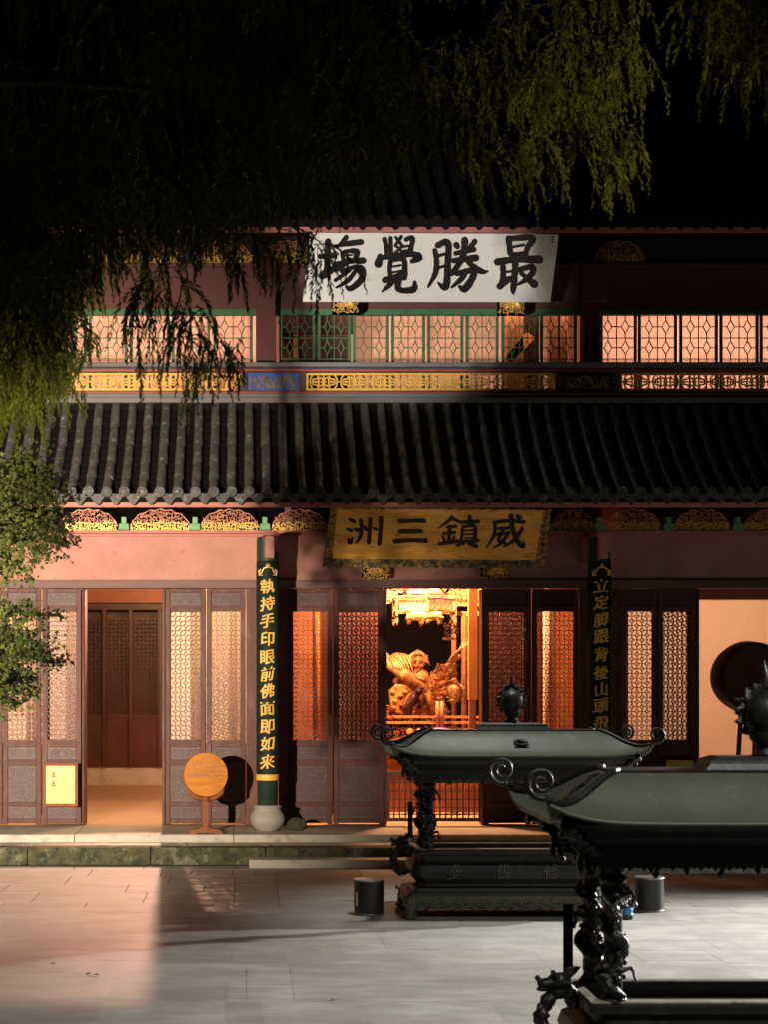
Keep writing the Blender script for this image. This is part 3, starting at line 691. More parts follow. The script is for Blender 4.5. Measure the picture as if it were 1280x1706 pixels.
def sash(px0, px1, mt):
    x0, x1 = xu(px0), xu(px1); z0, z1 = zu(661), zu(525.3); st = 0.045
    mb = MB()
    mb.box(x0, x0 + st, UY, UY + .05, z0, z1); mb.box(x1 - st, x1, UY, UY + .05, z0, z1)
    fr = mb.build('window_sash', mt, hall); bevel(fr, .004)
    a, b = x0 + st, x1 - st; wl = 0.014
    lm = MB(); y0, y1 = UY + .012, UY + .03
    ztop, zmid, zlow = z1, zu(563), zu(598)
    lm.bar(((a + b) / 2, zu(655)), ((a + b) / 2, z1), wl, y0, y1)
    lm.bar((a, zmid), (b, zmid), wl, y0 + .001, y1); lm.bar((a, zlow), (b, zlow), wl, y0 + .001, y1); lm.bar((a, zu(604)), (b, zu(604)), wl * .8, y0 + .001, y1); lm.bar((a, zu(601)), (b, zu(601)), wl * .4, y0 + .001, y1)
    hh = ztop - zmid
    for ci, cx in enumerate(((a * 3 + b) / 4, (a + 3 * b) / 4)):
        hw = (b - a) / 4
        for base in (zmid, zlow):
            c = base + hh * (.5); dh = hh * .30; dw = hw * .45
            pp = [(cx, c + dh), (cx + dw, c), (cx, c - dh), (cx - dw, c)]
            for i in range(4): lm.bar(pp[i], pp[(i + 1) % 4], wl, y0 + .002 + .0005 * (i % 2), y1)
            lm.bar((cx, c + dh), (cx, base + hh), wl, y0 + .003, y1); lm.bar((cx, c - dh), (cx, base), wl, y0 + .003, y1)
            lm.bar((cx - hw, c), (cx - dw, c), wl, y0 + .0035, y1); lm.bar((cx + dw, c), (cx + hw, c), wl, y0 + .0035, y1)
        lm.bar((cx, zlow), (cx, zu(655)), wl, y0 + .003, y1)
    lm.build('window_lattice', mt, fr)
    MB().box(a, b, UY + .036, UY + .040, z0, z1).build('pane', M['glass'], fr)
for a, b in ((-55, 8), (12, 76), (80, 144), (148, 212), (216, 282), (286, 350), (355, 421)): sash(a, b, M['green'])
for a, b in ((465, 525), (529, 584), (588, 649), (653, 709), (713, 773), (777, 832), (837, 897), (901, 962)): sash(a, b, M['green'])
for a, b in ((995, 1062), (1064, 1129), (1133, 1197), (1200, 1265), (1267, 1332)): sash(a, b, M['green'])
for k, (a, b) in enumerate(((100, 180), (200, 300), (320, 420), (990, 1075), (440, 520))):
    hump(a, b, 402, 440, UY, 300 + k)
# upper room
box_obj('upper_room_wall', xu(-420), xu(1700), 26.9, 27.0, 6.5, 10.4, M['upin'], hall, 0)
box_obj('upper_room_floor', xu(-420), xu(1700), 24.6, 26.9, 6.5, 6.56, M['redwood'], hall, 0)
box_obj('upper_room_ceiling', xu(-420), xu(1700), 24.7, 26.9, 9.3, 9.36, M['upin'], hall, 0)
for px in (430, 975): box_obj('upper_partition', XX(px, 25.6), XX(px + 8, 25.6), 24.65, 26.88, 6.57, 9.28, M['redwood'], hall, 0)
for px, w_ in ((600, 0), (468, .28), (840, .30), (912, .16), (930, .12)):
    if w_: box_obj('inner_post', XX(px, 25.4), XX(px, 25.4) + w_, 25.2, 25.4, 6.57, 9.28, M['redwood'], hall, 0.01)
box_obj('inner_beam', XX(468, 25.3), XX(590, 25.3), 25.10, 25.19, ZZ(560, 25.3), ZZ(530, 25.3), M['mulberry'], hall, 0)
box_obj('inner_screen', XX(468, 25.5), XX(584, 25.5), 25.45, 25.5, 6.57, 9.28, M['mulberry'], hall, 0)
box_obj('inner_screen', XX(838, 25.5), XX(898, 25.5), 25.45, 25.5, 6.57, 9.28, M['mulberry'], hall, 0)
br = MB(); br.add([P(842, 597, 25.2), P(852, 605, 25.2), P(893, 563, 25.2), P(878, 553, 25.2)] + [v + Vector((0, .08, 0)) for v in (P(842, 597, 25.2), P(852, 605, 25.2), P(893, 563, 25.2), P(878, 553, 25.2))],
    [(0, 1, 2, 3), (7, 6, 5, 4), (0, 4, 5, 1), (1, 5, 6, 2), (2, 6, 7, 3), (3, 7, 4, 0)]); br.build('inner_brace', M['orange'], hall)
# upper roof
UR0, UR1, UZ0, UZ1 = 28.4, 22.9, 15.2, ZZ(362, 22.9)
def up(t): return Vector((0, UR0 + (UR1 - UR0) * t, UZ0 - (UZ0 - UZ1) * (1.25 * t - .25 * t * t)))
ur = MB()
for k in range(8):
    a, b = up(k / 8), up((k + 1) / 8)
    ur.add([(-9, a.y, a.z - .05), (14, a.y, a.z - .05), (14, b.y, b.z - .05), (-9, b.y, b.z - .05), (-9, a.y, a.z - .15), (14, a.y, a.z - .15), (14, b.y, b.z - .15), (-9, b.y, b.z - .15)], [(0, 3, 2, 1), (4, 5, 6, 7), (3, 7, 6, 2)])
upper_roof = ur.build('upper_roof', M['pan'], hall)
ut = MB()
for k in range(-24, 60):
    cx = -2.4 + k * .2506
    ut.tube([(cx, up(t / 5).y, up(t / 5).z - .03) for t in range(6)], 0.064, 8)
    ut.lathe([(0.066, -.03), (0.070, 0.0), (0.0, .01)], (cx, up(1).y, up(1).z - .02), 12, 'y')
    ut.add([(cx + SP / 2 + x, up(1).y + .01, up(1).z - .055 + z) for x, z in dpoly], dtri)
ut.build('roof_tiles', M['pan'], upper_roof, stuff=True)
box_obj('fascia_board', -9, 14, 22.98, 23.02, ZZ(388, 23), ZZ(368, 23), M['fascia'], upper_roof, 0.004)
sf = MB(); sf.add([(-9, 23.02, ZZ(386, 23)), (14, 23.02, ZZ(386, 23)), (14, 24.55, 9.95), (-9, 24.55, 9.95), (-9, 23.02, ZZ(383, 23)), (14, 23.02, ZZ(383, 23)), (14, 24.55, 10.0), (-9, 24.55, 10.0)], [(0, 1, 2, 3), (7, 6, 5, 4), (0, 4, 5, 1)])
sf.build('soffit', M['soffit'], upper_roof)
box_obj('roof_ridge', -9, 14, UR0 - .2, UR0 + .2, UZ0 - .1, UZ0 + .5, M['pan'], upper_roof, 0)
box_obj('gable_wall', -9, -8.8, 23.6, 37, 0.3, 12, M['upwall'], hall, 0); box_obj('gable_wall', 13.8, 14, 23.6, 37, 0.3, 12, M['upwall'], hall, 0)

# ---------- inside the ground floor
box_obj('hall_floor', -8.8, 13.8, 23.36, 38, 0.20, 0.355, M['floor'], hall, 0)
box_obj('hall_ceiling', -8.8, 13.8, 23.7, 38, 5.66, 5.72, M['mulberry'], hall, 0)
box_obj('hall_back_wall', -8.8, 6.0, 36.9, 37.1, 0.3, 5.7, M['peach'], hall, 0)
# dark lattice screen deep in the left bay
sY = 33.0
scr = box_obj('inner_screen_wall', XX(60, sY), XX(420, sY), sY, sY + .08, ZZ(1196, sY), ZZ(1190, sY), M['mulberry'], hall, 0)
for px in (100, 134, 174, 218, 266, 310, 350):
    box_obj('screen_post', XX(px - 3, sY), XX(px + 3, sY), sY - .05, sY + .1, ZZ(1276, sY), ZZ(1008, sY), M['mulberry'], scr, 0)
box_obj('screen_panel', XX(60, sY), XX(420, sY), sY + .02, sY + .06, ZZ(1276, sY), ZZ(1196.5, sY), M['mulberry'], scr, 0)
box_obj('screen_plinth', XX(60, sY), XX(420, sY), sY + .1, sY + .2, .356, ZZ(1272, sY), M['stone'], scr, 0)
box_obj('screen_beam', XX(60, sY), XX(420, sY), sY - .1, sY + .1, ZZ(1016, sY), ZZ(1006, sY), M['mulberry'], scr, 0)
box_obj('screen_beam', XX(60, sY), XX(420, sY), sY - .02, sY + .1, ZZ(1004, sY), ZZ(900, sY), M['redwood'], scr, 0)
box_obj('screen_backing', XX(60, sY), XX(420, sY), sY + .3, sY + .34, ZZ(1190, sY), ZZ(1010, sY), M['carve'], scr, 0)
lattice_mesh(XX(100, sY), XX(350, sY), ZZ(1190, sY), ZZ(1030, sY), q=0.085, w_=0.016, y0=sY + .03, y1=sY + .05).build('screen_lattice', M['mulberry'], scr, stuff=False)
# partitions just behind the leaves
for a, b, mt in ((-300, 141, 'peach'), (276, 470, 'peach')):
    box_obj('inner_partition', XX(a, 25.6), XX(b, 25.6), 25.6, 25.68, .356, 5.6, M[mt], hall, 0)
box_obj('inner_curtain_wall', XX(476, 25.6), XX(556, 25.6), 25.6, 25.68, .356, 5.6, M['redwood'], hall, 0)
box_obj('inner_curtain_wall', XX(556.2, 25.5), XX(640, 25.5), 25.5, 25.58, .356, 5.6, M['mulberry'], hall, 0)
MB().tube([(XX(526, 25.3), 25.3, .36), (XX(526, 25.3), 25.3, 5.6)], 0.055, 16).build('inner_pillar', M['timber'], hall, smooth=True)
box_obj('inner_curtain_wall', XX(888, 25.6), XX(984, 25.6), 25.6, 25.68, .356, 5.6, M['redwood'], hall, 0)
box_obj('inner_curtain_wall', XX(808, 25.5), XX(887, 25.5), 25.5, 25.58, .356, 5.6, M['mulberry'], hall, 0)
MB().tube([(XX(914, 25.3), 25.3, .36), (XX(914, 25.3), 25.3, 5.6)], 0.085, 16).build('inner_pillar', M['peach'], hall, smooth=True)
box_obj('inner_side_wall', XX(990, 25.6), XX(990, 25.6) + .1, 23.7, 30, .356, 5.6, M['mulberry'], hall, 0)
box_obj('inner_side_wall', -0.15 + .75, -0.15 + .85, 23.7, 25.59, .356, 5.6, M['mulberry'], hall, 0)
box_obj('right_room_wall', XX(984, 30), 13.7, 30, 30.1, .356, 5.6, M['peach'], hall, 0)
box_obj('inner_beam', XX(1040, 25.0), 13.7, 25.0, 25.3, ZZ(998, 25.0), ZZ(960, 25), M['redwood'], hall, 0)
box_obj('glow_blocker', X(-420), XX(985, 24.4), 24.4, 24.44, 4.7, 5.64, M['black'], hall, 0)  # added board behind the carved panels, blocks the hall light
box_obj('glow_blocker', XX(985, 25.0), 13.7, 25.0, 25.04, 4.95, 5.64, M['mulberry'], hall, 0)  # added board dimming the room glow behind the right carved panels
box_obj('shade_backing', XX(620, 31), XX(830, 31), 31, 31.1, .356, 5.6, M['black'], hall, 0)  # added black sheet stands in for the unlit space behind the statue

# ------------------------------------------------------------------ name boards
def plane_fn(p00, p10, p01, ox, oy, sc_):
    """photo-plane mapping on a tilted board: board given by its top-left, top-right, bottom-left corners (px,py,Y)"""
    A, B, D = P(*p00), P(*p10), P(*p01)
    u = (B - A); v = (D - A); n = u.cross(v); n.normalize()
    if n.y > 0: n = -n
    def at(px, py):
        # intersect the viewing line of the drawing with the board plane when laying out the lettering
        d = P(px, py, 1.0) - Vector((0, 0, EYE)); o = Vector((0, 0, EYE))
        t = (A - o).dot(n) / d.dot(n); return o + d * t
    return (lambda x, y, z: at(ox + x / sc_, oy + y / sc_) + n * z), at, n
def slab_from(pts, n, th, name, mt, parent):
    v = list(pts) + [p - n * th for p in pts]; k = len(pts)
    return MB().add(v, [tuple(range(k))] + [tuple(range(2 * k - 1, k - 1, -1))] + [(i, i + k, (i + 1) % k + k, (i + 1) % k) for i in range(k)]).build(name, mt, parent)
bt = thing('name_board', 'large white board with four black brush characters hung under the upper eave', 'sign', P(715, 503, 24.0))
fnA, atA, nA = plane_fn((517, 388, 23.25), (932, 391, 23.25), (504, 503, 23.95), 500, 380, 5.818)
fnB, _, _ = plane_fn((517, 388, 23.25), (932, 391, 23.25), (504, 503, 23.95), 700, 380, 5.333)
ob = slab_from([atA(517, 388), atA(504, 503.5), atA(918, 504), atA(932, 391)], nA, 0.05, 'board', M['white'], bt); bevel(ob, .006)
chars = {}
chars['chang'] = [[(270, 130, 62), (265, 300, 62), (255, 430, 62)], [(190, 275, 50), (330, 265, 60)], [(215, 460, 78), (300, 405, 70), (345, 385, 40)], [(445, 90, 50), (400, 150, 45), (352, 190, 22)],
    [(400, 160, 50), (590, 135, 60)], [(405, 240, 40), (420, 330, 45)], [(430, 230, 40), (550, 225, 52), (530, 310, 50)], [(430, 268, 16), (500, 262, 18)], [(430, 312, 30), (530, 302, 30)],
    [(340, 350, 50), (480, 325, 45), (610, 315, 66)], [(430, 350, 50), (350, 410, 35)], [(400, 420, 40), (520, 380, 45), (600, 400, 66), (590, 500, 66), (490, 585, 55), (450, 570, 35)],
    [(480, 410, 35), (340, 505, 38)], [(530, 420, 40), (460, 510, 45), (350, 575, 20)]]
chars['jue'] = [[(820, 110, 55), (840, 200, 50), (840, 262, 40)], [(880, 100, 45), (885, 250, 40)], [(930, 90, 30), (1000, 180, 35)], [(985, 85, 35), (925, 170, 30)], [(935, 175, 28), (1000, 235, 28)], [(990, 180, 28), (925, 240, 28)],
    [(1030, 112, 45), (1095, 102, 50), (1060, 255, 50)], [(1015, 178, 26), (1060, 172, 26)], [(1012, 218, 22), (1055, 216, 22)], [(775, 270, 50), (757, 345, 85)], [(780, 290, 50), (950, 265, 55), (1100, 255, 60), (1155, 285, 78), (1090, 322, 45)],
    [(880, 320, 50), (870, 400, 45), (880, 470, 50)], [(890, 315, 40), (1010, 310, 50), (1010, 480, 60)], [(900, 375, 20), (980, 360, 22)], [(900, 430, 20), (980, 415, 22)], [(820, 505, 60), (900, 480, 50), (1020, 440, 60)],
    [(900, 500, 65), (860, 560, 50), (795, 612, 22)], [(960, 500, 65), (950, 580, 60), (1010, 605, 55), (1105, 590, 66), (1115, 525, 36)]]
chars['sheng'] = [[(160, 155, 55), (250, 130, 60), (250, 300, 60), (240, 490, 65), (215, 528, 55), (165, 488, 22)], [(135, 200, 45), (150, 300, 50), (140, 400, 50), (75, 522, 22)], [(170, 245, 30), (230, 230, 26)], [(170, 352, 28), (230, 335, 26)],
    [(325, 150, 55), (335, 165, 50)], [(400, 110, 65), (395, 200, 60), (360, 300, 55), (285, 405, 45)], [(490, 120, 50), (450, 170, 42)], [(320, 225, 45), (480, 190, 50)], [(300, 290, 48), (500, 265, 62)], [(400, 270, 36), (480, 345, 56), (560, 388, 48), (612, 380, 8)],
    [(330, 405, 46), (470, 378, 56), (470, 440, 60), (400, 540, 65), (355, 520, 32)], [(410, 380, 50), (370, 450, 50), (285, 525, 22)]]
chars['zui'] = [[(790, 95, 55), (805, 225, 55)], [(800, 95, 50), (1005, 88, 55), (960, 170, 50), (940, 230, 45)], [(830, 168, 24), (925, 150, 24)], [(810, 238, 42), (950, 226, 42)], [(690, 302, 66), (850, 280, 58), (1062, 280, 76)],
    [(740, 340, 52), (740, 440, 52), (722, 500, 48)], [(850, 320, 60), (840, 450, 60), (830, 550, 50), (832, 588, 10)], [(760, 392, 22), (830, 380, 24)], [(760, 445, 22), (830, 432, 24)], [(710, 518, 60), (780, 472, 40), (850, 440, 34)],
    [(880, 370, 45), (1000, 345, 55), (1000, 400, 55), (940, 460, 45), (865, 505, 18)], [(900, 400, 38), (960, 450, 50), (1018, 498, 74)]]
for nm, fn in (('chang', fnA), ('jue', fnA), ('sheng', fnB), ('zui', fnB)):
    mb = MB(); brush(mb, chars[nm], fn, 0.008); mb.build('character', M['ink'], bt)
def glyph(ch, center, size, mt, parent, name='character', bold=0.03, th=0.006, nrm=Vector((0, -1, 0)), tilt=0.0, nudge=0.0, stretch=1.0):
    cu = bpy.data.curves.new('tmp', 'FONT'); cu.body = ch; cu.size = 1.0; cu.offset = 0.0; cu.extrude = th / size / 2; cu.resolution_u = 3
    o = bpy.data.objects.new('tmp', cu); C.objects.link(o)
    dg = bpy.context.evaluated_depsgraph_get(); me = bpy.data.meshes.new_from_object(o.evaluated_get(dg))
    bpy.data.objects.remove(o); bpy.data.curves.remove(cu)
    if len(me.vertices) == 0: return None
    vv = np.array([v.co[:] for v in me.vertices]); mn, mx = vv.min(0), vv.max(0); c = (mn + mx) / 2; k = size / max(mx[1] - mn[1], (mx[0] - mn[0]) * .9)
    off = Vector((0, 0, 0)); q = parent
    while q is not None: off += q.location; q = q.parent
    for v in me.vertices:
        x, y, z = (v.co.x - c[0]) * k * stretch, (v.co.y - c[1]) * k, v.co.z * k
        x += 0.06 * y + 0.03 * size * math.sin(y / size * 5 + nudge) ; y += 0.035 * size * math.sin(x / size * 4 + 1.3 * nudge) + 0.10 * x
        v.co = Vector((center[0] + x, center[1] - z, center[2] + y)) - off
    if bold > 0:
        base = [tuple(v.co) for v in me.vertices]; fcs = [tuple(p.vertices) for p in me.polygons]; V = []; Fc = []; d_ = bold * size
        for i_, (dx, dz) in enumerate(((0, 0), (d_, 0), (-d_, 0), (0, d_ * .8), (0, -d_ * .8), (d_ * .7, -d_ * .6), (-d_ * .7, d_ * .6))):
            o_ = len(V); V += [(x + dx, y - .0006 * i_, z + dz) for x, y, z in base]; Fc += [tuple(k_ + o_ for k_ in f_) for f_ in fcs]
        me = bpy.data.meshes.new(name); me.from_pydata(V, [], Fc); me.update()
    me.materials.clear(); me.materials.append(mt); me.name = name
    o = bpy.data.objects.new(name, me); C.objects.link(o); o.parent = parent; return o
# signature column and small seal
rs_ = random.Random(17)
for i in range(5):      # too small to read in the photograph: brush marks only
    mb = MB(); st = []
    for k in range(5):
        x_, y_ = 513.5 + rs_.uniform(-3, 1), 424 + i * 9.6 + rs_.uniform(-3.2, 3.2); st.append([(x_, y_, .9), (x_ + rs_.uniform(1.5, 4), y_ + rs_.uniform(-1.5, 2.5), .7)])
    for a_, b_ in st: 
        p_, q2 = atA(a_[0], a_[1]) + nA * .003, atA(b_[0], b_[1]) + nA * .003; mb.tube([p_, q2], .006, 5)
    mb.build('small_character', M['ink'], bt)
se = atA(921, 398); seal = MB()
for i in range(3):
    p = atA(921, 394.5 + i * 4.2) + nA * .002; seal.box(p.x - .028, p.x + .028, p.y - .003, p.y, p.z - .016, p.z + .016)
seal.build('seal', M['relief'], bt)
def lotus_bracket(px, py, wpx, hpx, Y):
    x, z = XX(px, Y), ZZ(py, Y); w2, h2 = wpx * Y / F / 2, hpx * Y / F / 2
    t = thing('lotus_bracket', '', 'bracket', (x, Y, z)); r = random.Random(int(px))
    bevel(MB().box(x - w2, x + w2, Y - .04, Y + .20, z - h2, z + h2).build('block', M['black'], t), .008)
    mb = MB()
    for k in range(9):
        a = R(-10 + k * 200 / 8); L_ = h2 * 1.15
        mb.tube([(x, Y - .06, z - h2 * .2), (x + L_ * .8 * math.cos(a), Y - .10, z - h2 * .2 + L_ * .6 * math.sin(a)), (x + L_ * 1.3 * math.cos(a), Y - .08, z - h2 * .2 + L_ * 1.0 * math.sin(a))], [.02, .026, .004], 6)
    mb.ball((x, Y - .09, z - h2 * .15), .035, 8, 6)
    curls(mb, lambda a, b: True, x - w2 + .02, x + w2 - .02, z - h2, z + h2, Y - .055, step=.05, w_=.014, r=r)
    mb.build('gilded_lotus', M['gold'], t)
    return t
a = lotus_bracket(577, 509, 46, 22, 24.1); a['label'] = 'left gilded lotus bracket carrying the white name board'
a = lotus_bracket(855, 511, 46, 22, 24.1); a['label'] = 'right gilded lotus bracket carrying the white name board'

bt2 = thing('name_board', 'ochre board with four black characters and carved gilt frame above the middle doors', 'sign', P(725, 941, 23.2))
c4 = ((552, 846, 22.55), (918, 849, 22.55), (537, 943, 23.15))
fnC, atC, nC = plane_fn(*c4, 560, 850, 7.11); fnD, _, _ = plane_fn(*c4, 720, 850, 7.11)
slab_from([atC(556, 847), atC(543, 938), atC(902, 939), atC(912, 850)], nC, 0.04, 'board', M['ochre'], bt2)
O = [(552, 842), (537, 943), (906, 943), (919, 845)]; I = [(561, 848), (554, 931), (893, 933), (906, 850)]
for i in range(4):
    j = (i + 1) % 4
    pts = [atC(*O[i]) + nC * .03, atC(*O[j]) + nC * .03, atC(*I[j]) + nC * .03, atC(*I[i]) + nC * .03]
    inn = [atC(*O[i]) + nC * .05, atC(*O[j]) + nC * .05, atC(*I[j]) + nC * .0, atC(*I[i]) + nC * .0]
    v = inn + [p - nC * .11 for p in pts]
    f = MB().add(v, [(0, 1, 2, 3), (7, 6, 5, 4), (0, 4, 5, 1), (1, 5, 6, 2), (2, 6, 7, 3), (3, 7, 4, 0)]).build('frame', M['frame'], bt2)
    # carved cloud relief on the frame
    mb = MB(); r = random.Random(i); a0, a1 = Vector(O[i]), Vector(O[j]); b0, b1 = Vector(I[i]), Vector(I[j]); n_ = int((a1 - a0).length / 5.5)
    for k in range(n_):
        t = (k + .5) / n_; m_ = (a0.lerp(a1, t) + b0.lerp(b1, t)) / 2
        c = atC(m_.x + r.uniform(-1.5, 1.5), m_.y + r.uniform(-1.5, 1.5)) + nC * .035
        pts = [c + Vector((math.cos(q) * .022, 0, math.sin(q) * .022)) * (1 - q / 9) for q in [r.uniform(0, 1) + s_ * .8 for s_ in range(6)]]
        mb.tube(pts, .009, 5)
    mb.build('frame_carving', M['frame'], f, stuff=True)
chars['zhou'] = [[(160, 105, 38), (212, 130, 46)], [(125, 220, 25), (180, 235, 42)], [(140, 335, 24), (163, 378, 60), (190, 325, 22)], [(225, 225, 42), (265, 235, 45)], [(290, 120, 50), (300, 220, 45), (280, 320, 45), (230, 388, 18)],
    [(330, 190, 30), (355, 225, 45)], [(402, 105, 50), (395, 250, 50), (385, 378, 52)], [(440, 210, 28), (475, 225, 42)], [(530, 95, 60), (525, 250, 50), (510, 395, 54)]]
chars['san'] = [[(752, 127, 50), (900, 122, 46), (1050, 122, 52)], [(762, 252, 52), (1015, 246, 50)], [(702, 366, 56), (900, 354, 44), (1068, 358, 56)]]
chars['zhen'] = [[(240, 85, 55), (180, 140, 40), (75, 215, 12)], [(240, 95, 45), (340, 140, 35)], [(180, 200, 34), (290, 185, 40)], [(140, 272, 34), (275, 262, 38)], [(215, 190, 45), (205, 370, 45)], [(130, 310, 32), (150, 350, 42)], [(272, 310, 26), (252, 342, 34)], [(90, 395, 40), (320, 365, 42)],
    [(450, 75, 50), (440, 150, 45)], [(350, 140, 35), (550, 130, 50)], [(365, 195, 38), (352, 370, 38)], [(370, 195, 34), (510, 187, 44), (505, 370, 48)], [(390, 237, 17), (490, 232, 17)], [(390, 283, 17), (490, 278, 17)], [(390, 328, 17), (490, 323, 17)], [(330, 375, 38), (550, 355, 40)], [(380, 388, 38), (290, 415, 22)], [(430, 390, 32), (530, 425, 46)]]
chars['wei'] = [[(735, 145, 42), (900, 122, 40), (1092, 137, 46)], [(750, 150, 45), (740, 290, 45), (645, 442, 16)], [(940, 65, 62), (960, 220, 60), (1020, 370, 60), (1082, 425, 50), (1086, 370, 18)], [(1075, 210, 40), (980, 350, 45), (850, 432, 18)], [(1020, 72, 55), (1045, 85, 55)],
    [(795, 215, 32), (930, 205, 38)], [(850, 225, 46), (792, 350, 46), (870, 388, 40)], [(912, 260, 42), (830, 380, 38), (735, 442, 14)], [(772, 282, 30), (920, 266, 32)]]
for nm, fn in (('zhou', fnC), ('san', fnC), ('zhen', fnD), ('wei', fnD)):
    mb = MB(); brush(mb, chars[nm], fn, 0.007); mb.build('character', M['ink'], bt2)
a = lotus_bracket(626, 951, 44, 21, 23.25); a['label'] = 'left gilt carved bracket under the ochre name board'
a = lotus_bracket(827, 951, 44, 21, 23.25); a['label'] = 'right gilt carved bracket under the ochre name board'

# ------------------------------------------------------------------ couplet boards wrapped on the columns
def couplet(col, chs, label):
    cx, cy = col; Yf = cy - .165
    t = thing('couplet_board', label, 'sign', (cx, cy, ZZ(1300, Yf)))
    z0, z1 = ZZ(1300, Yf), ZZ(934, Yf); zt = ZZ(894, Yf)
    def shell(za, zb_, r_, nm, mt, a0=-92, a1=92, par=t):
        mb = MB(); n = 14; vs = []
        for z in (za, zb_):
            for rr_ in (r_, r_ - .012):
                for k in range(n + 1):
                    q = R(a0 + (a1 - a0) * k / n); vs.append((cx + rr_ * math.sin(q), cy - rr_ * math.cos(q), z))
        m = n + 1; fs = []
        for k in range(n): fs += [(k, k + 1, 2 * m + k + 1, 2 * m + k), (m + k, 3 * m + k, 3 * m + k + 1, m + k + 1), (k, m + k, m + k + 1, k + 1), (2 * m + k, 2 * m + k + 1, 3 * m + k + 1, 3 * m + k)]
        fs += [(0, 2 * m, 3 * m, m), (n, m + n, 3 * m + n, 2 * m + n)]
        return mb.add(vs, fs).build(nm, mt, par, smooth=False)
    shell(z0 + .09, z1, .168, 'board', M['dkgreen']); shell(z0, z0 + .087, .170, 'gold_band', M['goldfret'])
    shell(z1 + .002, zt, .164, 'upper_board', M['colgreen'], -92, -8)
    shell(z1 + .0025, z1 + .13, .163, 'upper_board', M['colgreen'], -7.9, 92)
    # gilt finial ornament
    mb = MB(); g = lambda px, py: (XX(px - 446, Yf) - XX(0, Yf) + cx, Yf - .012, ZZ(py, Yf))
    for path in ([(432, 957), (436, 953), (440, 946), (446, 945), (453, 946), (456, 953), (460, 957)], [(431, 950), (432, 958), (437, 958)], [(461, 950), (460, 958), (455, 958)], [(432, 952), (434, 948)], [(460, 952), (458, 948)]):
        mb.tube([Vector(g(x, y)) + Vector((0, (abs(x - 446) / 17) ** 2 * .05, 0)) for x, y in path], .011, 6)
    mb.ball(g(446, 942), (.034, .02, .034), 10, 6); mb.build('gilt_ornament', M['gold'], t)
    for ch, py in chs:
        p = Vector((cx - .005, Yf - .010, ZZ(py, Yf)))
        o = glyph(ch, p, 0.200, M['goldpaint'], t, 'character', 0.026, 0.008, nudge=py * .37)
        if o:
            for v in o.data.vertices:   # lay the gilt lettering on the round board
                x = v.co.x + o.parent.location.x - cx; v.co.y += .168 - math.sqrt(max(.168 ** 2 - min(abs(x), .16) ** 2, 0))
    return t
LC = list(zip('執持手印眼前佛面即如来', (976, 1005, 1034, 1064, 1094, 1122, 1151, 1180, 1210, 1238, 1269)))
RC = list(zip('立定脚跟背後山頭飛不去', (975, 1003, 1032, 1060, 1090, 1120, 1148, 1175, 1205, 1236, 1267)))
couplet(colL, LC, 'tall dark green column board with eleven bright gold characters left of the middle doors')
couplet(colR, RC, 'shadowed dark column board with gold characters right of the middle doors')

# ------------------------------------------------------------------ things on the platform
# round wooden sign on a foot
t = thing('round_sign', 'round varnished wooden sign on a post standing before the left doors', 'sign', P(344, 1391, 22.25))
sy = 22.14; c = P(343, 1290, sy); rd = 36.5 * sy / F
d = MB().lathe([(rd, .018), (rd - .004, .022), (0, .022)][::-1] + [(rd, -.018)], c, 48, 'y').build('disc', M['timber'], t); bevel(d, .004)
lines = MB(); r = random.Random(3)
for i, py in enumerate([1261.5] + [1269 + 3.1 * k for k in range(9)] + [1314]):
    half = 9 if i == 0 else (4 if i == 10 else math.sqrt(max(0, 33 ** 2 - (py - 1290) ** 2)) * .86); x_ = -half
    while x_ < half:
        w_ = r.uniform(.8, 2.2); p = P(343 + x_, py, sy - .0225); s_ = sy / F
        if r.random() < (.85 if i in (0, 10) else .72): lines.box(p.x, p.x + w_ * s_, p.y - .0015, p.y, p.z - .6 * s_ * (1.6 if i == 0 else 1), p.z + .6 * s_ * (1.6 if i == 0 else 1))
        x_ += w_ + r.uniform(.5, 1.0)
lines.build('lettering', M['ink'], d)
mb = MB()
for s_ in (-1, 1):
    mb.tube([P(343 + s_ * 3, 1332, sy), P(343 + s_ * 16, 1328, sy), P(343 + s_ * 27, 1320, sy), P(343 + s_ * 30, 1311, sy)], [.035, .04, .035, .012], 8)
mb.box(XX(337, sy), XX(349, sy), sy - .045, sy + .045, ZZ(1334, sy), ZZ(1327, sy))
mb.build('cradle', M['foot'], t, smooth=True)
bevel(MB().box(XX(337.5, sy), XX(348, sy), sy - .04, sy + .04, ZZ(1382, sy), ZZ(1333, sy)).build('post', M['foot'], t), .008)
q = [(316, 1391.5), (316, 1387), (320, 1384), (333, 1382), (337, 1379), (349, 1379), (353, 1382), (367, 1384), (371, 1387), (371, 1391.5), (360, 1391.5), (356, 1389.5), (331, 1389.5), (327, 1391.5)]
mb = MB(); pts = [(XX(x, sy), ZZ(y - 3, sy)) for x, y in q]; n = len(pts)
for y_ in (sy - .09, sy + .09): mb.v += [(x, y_, z) for x, z in pts]
tri = [(0, 1, 13), (1, 2, 13), (2, 12, 13), (2, 3, 12), (3, 4, 12), (4, 11, 12), (4, 5, 11), (5, 6, 11), (6, 7, 11), (7, 10, 11), (7, 8, 10), (8, 9, 10)]
mb.f += tri + [tuple(i + n for i in f[::-1]) for f in tri] + [(i, (i + 1) % n, (i + 1) % n + n, i + n) for i in range(n)]
mb.build('foot', M['foot'], t)

